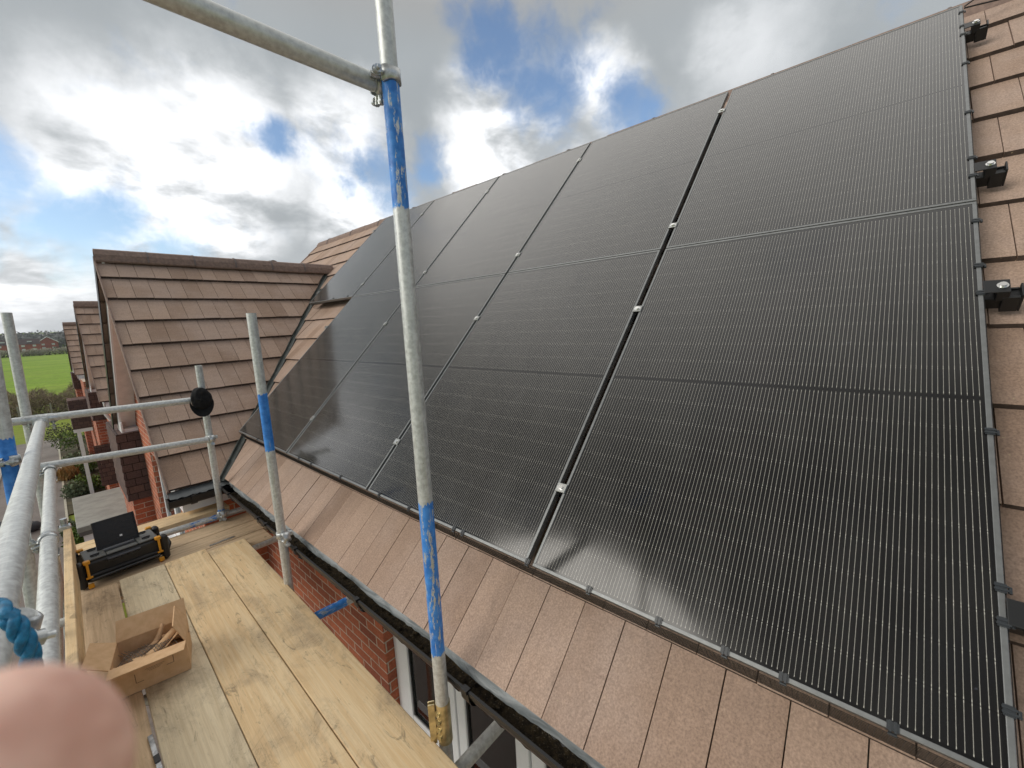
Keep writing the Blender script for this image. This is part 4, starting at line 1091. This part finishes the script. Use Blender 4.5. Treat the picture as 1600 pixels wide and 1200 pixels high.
for (x0, x1, y0, y1) in ((-.17, -.075, -.095, .085), (.075, .17, -.095, .085), (-.072, .072, -.095, -.055)):
    tp.cbox(x0, x1, y0, y1, bh2 + .0005, bh2 + .010, .003)
tp.build('top_deck', RG, rad)
for x, y in ((-.12, -.05), (.12, -.05), (-.12, .055), (.12, .055)):
    kn = MB(); kn.tube([(x, y, bh2 + .009), (x, y, bh2 + .014)], .020, 18); kn.box(x - .020, x + .020, y - .004, y + .004, bh2 + .0145, bh2 + .019); kn.build('latch', RB, rad, bevel=.001)
pn_ = MB(); pn_.cur = Matrix.Translation((0, -.095, .112)) @ Matrix.Rotation(R_(-38), 4, 'X'); pn_.cbox(-.078, .078, -.035, .040, 0, .012, .003)
po_ = pn_.build('display_panel', m_plain('panel_grey', (.055, .06, .075), .3), rad)
sc2 = MB(); sc2.cur = Matrix.Translation((0, -.095, .112)) @ Matrix.Rotation(R_(-38), 4, 'X'); sc2.box(-.028, .030, -.015, .028, .0122, .0132)
sc2.build('screen', m_plain('lcd', (.33, .35, .40), .2), po_)
bs = MB(); bs.cur = sc2.cur
for k in range(3): bs.box(-.062, -.052, -.014 + k * .016, -.006 + k * .016, .0122, .0142)
for k in range(6): bs.tube([(.045 + .012 * (k % 2), -.012 + .014 * (k // 2), .0122), (.045 + .012 * (k % 2), -.012 + .014 * (k // 2), .0145)], .0045, 10)
bs.build('buttons', m_plain('button_grey', (.22, .23, .25), .4), po_)
for sx in (-1, 1):
    for sy in (-1, 1):
        bu = MB(); bu.cbox(min(sx * .175, sx * .215), max(sx * .175, sx * .215), min(sy * .07, sy * .122), max(sy * .07, sy * .122), .004, bh2 + .012, .012)
        bu.build('corner_bumper', RB, rad, bevel=.006)
        oc = MB(); x0, x1 = sorted((sx * .150, sx * .180)); y0, y1 = sorted((sy * .098, sy * .1245))
        oc.cbox(x0, x1, y0, y1, bh2 - .004, bh2 + .015, .003)
        if sy < 0:
            oc.cbox(sx * .166 - .006, sx * .166 + .006, -.1265, -.119, .070, bh2, .002); oc.cbox(x0, x1, -.1265, -.118, .062, .073, .002); oc.cbox(x0 + .002, x1 - .002, -.128, -.112, .004, .030, .003)
        oc.build('orange_clip', RY, rad)
for sx in (-1, 1):
    h_ = MB(); h_.tube([(sx * .205, -.09, .05), (sx * .225, -.07, .08), (sx * .228, 0, .09), (sx * .225, .07, .08), (sx * .205, .09, .05)], .013, 12); h_.build('side_bar', RB, rad)
hb = MB(); hb.tube([(-.16, -.128, .052), (0, -.131, .055), (.16, -.128, .052)], .007, 10); hb.box(-.05, -.02, -.132, -.124, .04, .046); hb.build('front_bar', m_plain('dark_chrome', (.05, .05, .05), .25, metal=.5), rad)
lid = MB(); lid.cur = Matrix.Translation((0, .015, bh2 + .008)) @ Matrix.Rotation(R_(14), 4, 'X').inverted()
lid.cbox(-.100, .100, -.006, .006, 0, .165, .003)
for z in (.03, .06, .09, .12): lid.box(-.092, .092, -.0085, -.0062, z, z + .004)
lid.box(-.100, .100, -.016, -.0062, .0, .006); lid.box(-.100, -.095, -.016, -.0062, .006, .165); lid.box(.095, .100, -.016, -.0062, .006, .165); lid.box(-.0945, .0945, -.016, -.0062, .1595, .165)
lo = lid.build('lid', RB, rad)
lb = MB(); lb.cur = lid.cur; lb.box(.012, .024, -.0100, -.0088, .040, .051); lb.build('sticker', UPVC, lo)

# ------------------------------------------------------------------ BLACK CAP on the short pole
CAPM = m_plain('black_cloth', (.006, .006, .007), .95, nscale=40, namp=.3, bumpy=.5)
cap = empty('baseball_cap', 'black baseball cap hanging on the top end of the short scaffold pole', 'cap', loc=(-.315, 4.165, .375))
vdir2 = (CAMP - Vector((-.315, 4.165, .375))).normalized()
sx_ = vdir2.cross(Vector((0, 0, 1))).normalized(); uz = sx_.cross(vdir2).normalized()
cm = frame((0, 0, 0), -sx_, -vdir2 * 1.0, uz)    # local x: right in view, y: away, z: up
cr_m = MB(); vs = []; fs = []
NS, NR = 24, 8
for i in range(NR + 1):
    t = i / NR * math.pi / 2
    for k in range(NS):
        a_ = 2 * math.pi * k / NS
        rr = .070 * math.sin(t) * (1 + .03 * math.sin(3 * a_ + i))
        vs.append((rr * math.cos(a_), -.062 * math.cos(t) ** .7 + .007 * math.sin(5 * a_ + 1.7 * i) * math.sin(t) + random.uniform(-.003, .003), .022 + rr * math.sin(a_) * (1.48 if math.sin(a_) > 0 else 1.1)))
for i in range(NR):
    for k in range(NS):
        j = (k + 1) % NS; fs.append((i * NS + k, (i + 1) * NS + k, (i + 1) * NS + j, i * NS + j))
cr_m.cur = cm; cr_m.add(vs, fs, True); 
co = cr_m.build('crown', CAPM, cap)
co.modifiers.new('sub', 'SUBSURF').render_levels = 1
tx = bpy.data.textures.new('folds', 'CLOUDS'); tx.noise_scale = .045; tx.noise_depth = 2
dm = co.modifiers.new('folds', 'DISPLACE'); dm.texture = tx; dm.strength = .015; dm.mid_level = .55
sol = co.modifiers.new('thick', 'SOLIDIFY'); sol.thickness = .003
pk_ = MB(); pk_.cur = cm; vs = []; fs = []
for i in range(7):
    t = i / 6
    for k in range(15):
        a_ = math.pi + math.pi * k / 14
        r0 = .070; ex = .060 * t * abs(math.sin(a_)) ** .6
        vs.append(((r0 + ex * .35) * math.cos(a_), -.010 - .030 * t * (1 - math.cos(a_) ** 2) - .012 * math.cos(a_) ** 2, .022 + (r0 * 1.05 + ex) * math.sin(a_)))
for i in range(6):
    for k in range(14): fs.append((i * 15 + k, i * 15 + k + 1, (i + 1) * 15 + k + 1, (i + 1) * 15 + k))
pk_.add(vs, fs, True); pko = pk_.build('peak', CAPM, cap); sol = pko.modifiers.new('thick', 'SOLIDIFY'); sol.thickness = .004
bn = MB(); bn.cur = cm; bn.ball((0, -.076, .022), .006, (1, .5, 1), 10, 6); bn.build('button', CAPM, cap)

# ------------------------------------------------------------------ PHOTOGRAPHER'S HAND (blurred fingertip close to the lens)
def m_skin():
    mt, t, b = newmat('skin'); n = t.noise(t.objc(), 95, 4)
    c = t.mix(t.ramp(n, .35, .65), (.66, .37, .285), (.86, .56, .45))
    setb(t, b, col=c, rough=.6, sss=.25); b.inputs['Subsurface Radius'].default_value = (.012, .005, .003); b.inputs['Subsurface Scale'].default_value = 1.0
    return mt
def at(px, py, dep): return CAMP + (cr * (px - 800) / 634.74 - cu * (py - 600) / 634.74 + cf) * dep
SK_ = m_skin()
tip = at(62, 1232, .045); k1 = at(-230, 1330, .056); k2 = at(-420, 1640, .072); wrist = at(-300, 2300, .115); arm = at(-100, 3600, .17)
hv = [wrist, k2, k1, tip, arm]; hr = [.022, .018, .0165, .0160, .026]
he = [(0, 1), (1, 2), (2, 3), (0, 4)]
side_d = (cr * .25 + cf * .9).normalized()
for i, (o1, ln) in enumerate(((.018, .075), (.030, .085), (.040, .080), (.048, .066))):
    kb = wrist + (k2 - wrist) * .75 + side_d * (o1 - .004) - cr * .012 - cu * .004 * i
    p1 = kb + (cu * .55 - cr * .75).normalized() * ln * .45; p2 = p1 + (cr * .2 + cu * .9).normalized() * ln * .3; p3 = p2 + (cr * .9 + cu * .2).normalized() * ln * .25
    n0 = len(hv); hv += [kb, p1, p2, p3]; hr += [.0100, .0088, .0080, .0070]; he += [(0, n0), (n0, n0 + 1), (n0 + 1, n0 + 2), (n0 + 2, n0 + 3)]
me = bpy.data.meshes.new('person'); me.from_pydata([tuple(v) for v in hv], he, []); me.materials.append(SK_)
ho = bpy.data.objects.new('person', me); COL.objects.link(ho)
sk = ho.modifiers.new('skin', 'SKIN'); sk.use_smooth_shade = True
for i, sv in enumerate(me.skin_vertices[0].data): sv.radius = (hr[i], hr[i]); sv.use_root = (i == 0)
ho.modifiers.new('sub', 'SUBSURF').render_levels = 3
tag(ho, 'out of focus pink fingertip of the photographer filling the lower left corner', 'person')

# ------------------------------------------------------------------ GROUND, PATH, FIELD
def m_grass():
    mt, t, b = newmat('meadow'); P = t.pos(); x, y, z = t.sep(P)
    n = t.noise(t.V('MULTIPLY', P, (.02, .05, 1)), 1, 6, .6); n2 = t.noise(P, 1.3, 5, .7); n3 = t.noise(t.V('MULTIPLY', P, (.05, .35, 1)), 1, 4, .6)
    c = t.mix(t.ramp(n, .35, .65), (.16, .27, .028), (.25, .37, .04))
    c = t.mix(t.M('MULTIPLY', t.ramp(n3, .5, .7), .5), c, (.10, .15, .03))
    c = t.mul(c, t.ramp(n2, .25, .75, .7, 1.25)); c = t.mix(t.M('MULTIPLY', t.ramp(t.noise(t.V('MULTIPLY', P, (.06, .16, 1)), 1, 7, .7), .5, .62), .45), c, (.24, .27, .07)); c = t.mix(t.M('MULTIPLY', t.ramp(y, 95, 55), .45), c, (.22, .20, .06))
    setb(t, b, col=c, rough=.9, spec=.1, nor=t.bump(n2, .6, .1)); return mt
g = MB()
NXg, NYg = 60, 60
def gh(x, y):
    h = 0
    if y > 420: h += (y - 420) * .028
    return h
xs = [-1500 + 2700 * i / 60 for i in range(61)]; ysg = [-60, -20, 0, 20, 40, 55, 70, 90, 110, 140, 180, 230, 280, 320, 360, 420, 500, 600, 750, 900, 1200, 1800]
g.add([(x, y, GZ + gh(x, y)) for y in ysg for x in xs], [(j * 61 + i, j * 61 + i + 1, (j + 1) * 61 + i + 1, (j + 1) * 61 + i) for j in range(len(ysg) - 1) for i in range(60)], True)
tag(g.build('ground', m_grass()), kind='structure')
def m_tarmac():
    mt, t, b = newmat('tarmac'); P = t.pos(); n = t.noise(P, 90, 4, .8); n2 = t.noise(P, .8, 5)
    c = t.mix(t.ramp(n2, .3, .7), (.17, .15, .135), (.235, .21, .19)); c = t.mul(c, t.ramp(n, .3, .7, .8, 1.2))
    setb(t, b, col=c, rough=.9, nor=t.bump(n, .4, .004)); return mt
p_ = MB(); p_.box(-14, -1.50, -12, 38.0, GZ - .3, GZ + .02); tag(p_.build('road', m_tarmac()), kind='structure')
kb = m_plain('kerb_concrete', (.45, .43, .34), .85, nscale=12, namp=.15)
k_ = MB(); k_.box(-1.50, -1.44, -12, 38.0, GZ - .3, GZ + .06); tag(k_.build('kerb', kb), kind='structure')
k_ = MB()
for i in range(30): k_.box(-3.42 + .0 * i, -3.30, -12 + i * 1.7, -12 + i * 1.7 + 1.69, GZ - .3, GZ + .07)
tag(k_.build('kerb', kb), kind='structure')
pt = MB(); pt.box(-1.43, -.30, -12.0, 11.0, GZ - .2, GZ + .03); tag(pt.build('path', m_plain('slab', (.20, .185, .165), .9, nscale=8, namp=.2)), kind='structure')
bdm = MB(); bdm.box(-1.438, -.30, 20.6, 37.5, GZ - .2, GZ + .05); tag(bdm.build('ground_bed', m_plain('soil', (.07, .06, .03), .95, nscale=4, namp=.4)), kind='structure')

# ------------------------------------------------------------------ PLANTS
def leafmat(name, c1, c2):
    mt, t, b = newmat(name); at_ = t.node('ShaderNodeAttribute', attribute_name='tone').outputs['Fac']
    setb(t, b, col=t.mix(at_, c1, c2), rough=.65, spec=.25); return mt
L_GREEN = leafmat('leaf_green', (.035, .075, .012), (.14, .22, .03)); L_SAGE = leafmat('leaf_sage', (.07, .10, .05), (.20, .25, .14))
L_ORANGE = leafmat('grass_orange', (.25, .15, .04), (.48, .31, .12)); L_TWIG = leafmat('hedge_twig', (.13, .10, .065), (.40, .32, .21))
L_DARK = leafmat('bush_dark', (.04, .045, .028), (.14, .14, .085)); L_BLOS = leafmat('blossom', (.24, .22, .17), (.60, .57, .49)); L_BARK = m_plain('bark', (.07, .05, .035), .9)
def leaves(mb, c, r, n, size, sc=(1, 1, 1), up=0.0, thin=1.0):
    for _ in range(n):
        while True:
            p = Vector((random.uniform(-1, 1), random.uniform(-1, 1), random.uniform(-1, 1)))
            if .25 < p.length < 1: break
        q = Vector((c[0] + p.x * r * sc[0], c[1] + p.y * r * sc[1], c[2] + p.z * r * sc[2]))
        a_ = Vector((random.gauss(0, 1), random.gauss(0, 1), random.gauss(0, 1) + up * 3)).normalized(); b2 = a_.orthogonal().normalized(); b2.rotate(Matrix.Rotation(random.uniform(0, 6.3), 3, a_))
        s = size * random.uniform(.5, 1.3); mb.tone = min(1, max(0, random.gauss(.42 + .25 * p.z, .22)))
        mb.add([q - a_ * s, q + b2 * s * .45 * thin, q + a_ * s, q - b2 * s * .45 * thin], [(0, 1, 2, 3)])
def shrub(name, label, x, y, r, mat, sc=(1, 1, .8), n=900, size=.06, up=0, thin=1, cat='shrub'):
    r *= 1.25
    root = empty(name, label, cat, 'garden plants by the path', loc=(x, y, GZ))
    f = MB(); 
    for k in range(5):
        leaves(f, (random.uniform(-.4, .4) * r, random.uniform(-.4, .4) * r, r * sc[2] * random.uniform(.6, 1.1)), r * .75, n // 5, size, sc, up, thin)
    f.build('foliage', mat, root)
    s_ = MB()
    for k in range(4): s_.tube([(0, 0, 0), (random.uniform(-.3, .3) * r, random.uniform(-.3, .3) * r, r * .9)], [.02, .006], 5)
    s_.build('stem', L_BARK, root)
shrub('shrub', 'bright green shrub above the grey door canopy', -.72, 23.3, .42, L_GREEN)
shrub('shrub', 'silvery sage shrub by the kerb beside the orange grass', -1.12, 23.0, .36, L_SAGE)
shrub('shrub', 'dark green shrub at the foot of the tile hung wall', -.62, 26.5, .45, L_GREEN)
shrub('grass_clump', 'clump of orange brown ornamental grass at the kerb', -1.28, 26.0, .34, L_ORANGE, size=.16, up=1, thin=.3, cat='grass clump')
shrub('shrub', 'low grey shrub with white flowers behind the orange grass', -.95, 28.5, .45, L_SAGE)
shrub('shrub', 'loose green shrub at the far end of the garden bed', -.75, 32.5, .7, L_GREEN)
shrub('shrub', 'straggly bush by the grass at the end of the kerb', -1.15, 35.5, .75, L_DARK)
shrub('shrub', 'small green shrub next to the path, left of the open radio lid', -1.18, 17.3, .36, L_GREEN)
shrub('shrub', 'grey leaved shrub by the kerb just below the canopy', -1.28, 18.4, .30, L_SAGE)

# bare hedge across the near side of the field
hd = MB()
for _ in range(26000):
    x = random.uniform(-30, 9); y = 52 + random.gauss(0, .9); h = 2.2 + .45 * math.sin(x * .9) + .35 * math.sin(x * 2.7 + 1)
    z = GZ + random.uniform(0, 1) ** .8 * h
    a_ = Vector((random.gauss(0, .5), random.gauss(0, .4), random.uniform(.3, 1))).normalized(); b2 = a_.orthogonal().normalized(); s = random.uniform(.12, .38); w_ = random.uniform(.012, .03)
    hd.tone = min(1, max(0, random.gauss(.45, .22) + .1 * math.sin(x * 1.3)))
    q = Vector((x, y, z)); hd.add([q - a_ * s - b2 * w_, q - a_ * s + b2 * w_, q + a_ * s + b2 * w_ * .4, q + a_ * s - b2 * w_ * .4], [(0, 1, 2, 3)])
tag(hd.build('hedge', L_TWIG), 'brown leafless hedge between the mown strip and the green field', 'hedge', kind='stuff')
# stock fence posts before the hedge
fe = empty('fence', 'low post and wire fence in front of the leafless hedge', 'fence')
for i in range(18):
    x = -22 + i * 1.7; q = MB(); q.box(x - .05, x + .05, 49.6, 49.7, GZ, GZ + 1.15); q.build('post', m_plain('grey_post', (.30, .28, .24), .9) if i == 0 else bpy.data.materials['grey_post'], fe)
wr = MB()
for z in (.4, .75, 1.05): wr.tube([(-23, 49.65, GZ + z), (8, 49.65, GZ + z)], .008, 5)
wr.build('wire', BLACKM, fe)

# blossom hedge beyond the field: individual bushes
bi = 0
blab = ['pale blossoming bush at the far left edge of the field hedge', 'pale blossoming bush just right of the far pole below the red house', 'broad blossoming bush below the end of the red house', 'small blossoming bush right of the red house', 'blossoming bush nearest the farthest gable']
bx_ = [(-27, 7), (-14.5, 6), (-4.5, 8), (5, 5), (12.5, 8)]
for (x, r), lb_ in zip(bx_, blab):
    root = empty('blossom_bush', lb_, 'bush', 'blossoming bushes beyond the field', loc=(x, 318, GZ))
    f = MB()
    for k in range(6): leaves(f, (random.uniform(-.7, .7) * r, random.uniform(-1, 1), 1.6 + random.uniform(0, 1.2)), 1.8, 230, .34, (1.3, 1, .8))
    f.build('foliage', L_BLOS, root)
    s_ = MB(); s_.tube([(0, 0, -.3), (0, 0, 2.0)], [.2, .1], 6); s_.build('trunk', L_BARK, root)
bh_ = MB()
for _ in range(9000):
    x = random.uniform(-90, 40); y = 324 + random.uniform(-3, 3); z = GZ + random.uniform(0, 3.0 + .8 * math.sin(x * .35) + .6 * math.sin(x * .9))
    leaves(bh_, (x, y, z), .3, 1, .42)
tag(bh_.build('field_hedge', L_DARK), 'dark hedge line at the far end of the green field', 'hedge', kind='stuff')

# far houses
FR = m_plain('far_brick', (.33, .085, .055), .9, nscale=.6, namp=.15); FRF = m_plain('far_roof', (.060, .040, .040), .8, nscale=.5, namp=.2); FW = m_plain('far_window', (.62, .64, .66), .3)
def far_house(label, x0, x1, y, z0, h, rh, gable=False):
    root = empty('far_house', label, 'house', 'red brick houses beyond the field', loc=(0, 0, 0))
    w_ = MB(); w_.box(x0, x1, y, y + 8, z0, z0 + h)
    if gable:
        xm = (x0 + x1) / 2; w_.add([(x0, y, z0 + h), (x1, y, z0 + h), (xm, y, z0 + h + rh), (x0, y + 8, z0 + h), (x1, y + 8, z0 + h), (xm, y + 8, z0 + h + rh)], [(0, 1, 2), (3, 5, 4)])
    w_.build('wall', FR, root)
    r_ = MB()
    if gable:
        xm = (x0 + x1) / 2
        for (xa, xb) in ((x0 - .5, xm), (x1 + .5, xm)):
            zz0 = z0 + h - .3; r_.add([(xa, y - .5, zz0), (xb, y - .5, z0 + h + rh + .2), (xb, y + 8.5, z0 + h + rh + .2), (xa, y + 8.5, zz0)], [(0, 1, 2, 3)])
        o = r_.build('roof', FRF, root); o.modifiers.new('t', 'SOLIDIFY').thickness = .25
        bb = MB()
        for (xa, xb) in ((x0 - .5, xm), (x1 + .5, xm)): bb.tube([(xa, y - .55, z0 + h - .3), (xb, y - .55, z0 + h + rh + .2)], .22, 6)
        bb.build('bargeboard', UPVC, root)
    else:
        r_.add([(x0 - .4, y - .4, z0 + h - .1), (x1 + .4, y - .4, z0 + h - .1), (x1 + .4, y + 4, z0 + h + rh), (x0 - .4, y + 4, z0 + h + rh), (x0 - .4, y + 8.4, z0 + h - .1), (x1 + .4, y + 8.4, z0 + h - .1)],
               [(0, 1, 2, 3), (3, 2, 5, 4), (0, 3, 4), (1, 5, 2), (0, 4, 5, 1)])
        r_.build('roof', FRF, root)
    n = max(1, int((x1 - x0) / 4.2))
    for k in range(n):
        for zz_ in (1.2, 3.8):
            if h < 4.5 and zz_ > 3: continue
            xc = x0 + (x1 - x0) * (k + .5) / n; q = MB(); q.box(xc - .8, xc + .8, y - .06, y + .02, z0 + zz_, z0 + zz_ + 1.25); q.build('window', FW, root)
    return root
far_house('long red brick house with dark roof and white skylights beyond the field', -25, -4.5, 440, GZ + .6, 5.6, 3.6)
sk_ = MB()
for xc in (-21, -9): sk_.box(xc - 1.1, xc + 1.1, 441.0, 441.4, GZ + 7.6, GZ + 8.4)
tag(sk_.build('roof_light', FW), 'pair of white skylights on the long red house roof', 'skylight')
far_house('gable ended brown house just right of the long red house', -5.5, 4.5, 455, GZ + 1.0, 6.0, 3.8, True)
far_house('red house with pale gable edges at the far left border', -50, -38, 440, GZ + .6, 4.5, 4.5, True)

# far woods: trees one by one are not countable -> one mass, plus a lone conifer
wd = MB()
def fcol(name, c1, c2): return leafmat(name, c1, c2)
for _ in range(2600):
    x = random.uniform(-190, 130); y = random.uniform(480, 640); r = random.uniform(3, 6.5)
    zb_ = GZ + gh(x, y) + r * .9 + random.uniform(0, 3)
    leaves(wd, (x, y, zb_), r, 16, 1.7, (1, 1, .9))
tag(wd.build('wood', leafmat('far_wood_hazed', (.13, .14, .135), (.27, .27, .255))), 'grey brown bare woodland along the horizon', 'woodland', kind='stuff')  # distance haze put into the leaf colours, paler and greyer
cf_ = empty('conifer_tree', 'lone dark conifer standing above the woods just right of the leftmost pole top', 'tree', loc=(-27.5, 470, GZ + 1))
q = MB()
for k in range(9): leaves(q, (0, 0, 9 + k * 1.15), 3.2 * (1 - k / 11), 90, .8, (1, 1, .5))
q.build('crown', L_DARK, cf_); q = MB(); q.tube([(0, 0, -1), (0, 0, 18)], [.4, .1], 6); q.build('trunk', L_BARK, cf_)

# dark rubble sack on the road
sk2 = MB(); sk2.ball((0, 0, .26), .34, (1.25, .8, .85), 16, 10, .07)
o = sk2.build('rubble_sack', m_plain('dark_sack', (.045, .048, .055), .6)); o.location = (-2.75, 19.9, GZ + .02); tag(o, 'dark grey filled sack standing on the road beyond the near rails', 'sack')
sk3 = MB(); sk3.ball((0, 0, .15), .2, (1.1, .8, .85), 14, 8, .08)
o = sk3.build('rubble_sack', bpy.data.materials['dark_sack']); o.location = (-2.22, 19.9, GZ + .02); tag(o, 'smaller dark sack on the road right of the thick near rail', 'sack')

# ------------------------------------------------------------------ air: thin even haze over the whole place
hz = MB(); hz.box(-1600, 1300, -80, 1900, -7.0, 60.0)
hm = bpy.data.materials.new('haze'); hm.use_nodes = True; ht = hm.node_tree
for n in list(ht.nodes): ht.nodes.remove(n)
ho_ = ht.nodes.new('ShaderNodeOutputMaterial'); hv_ = ht.nodes.new('ShaderNodeVolumePrincipled')
hv_.inputs['Color'].default_value = (.86, .90, .95, 1); hv_.inputs['Density'].default_value = .00020; hv_.inputs['Anisotropy'].default_value = .2
ht.links.new(hv_.outputs[0], ho_.inputs['Volume'])
tag(hz.build('haze', hm), kind='stuff')
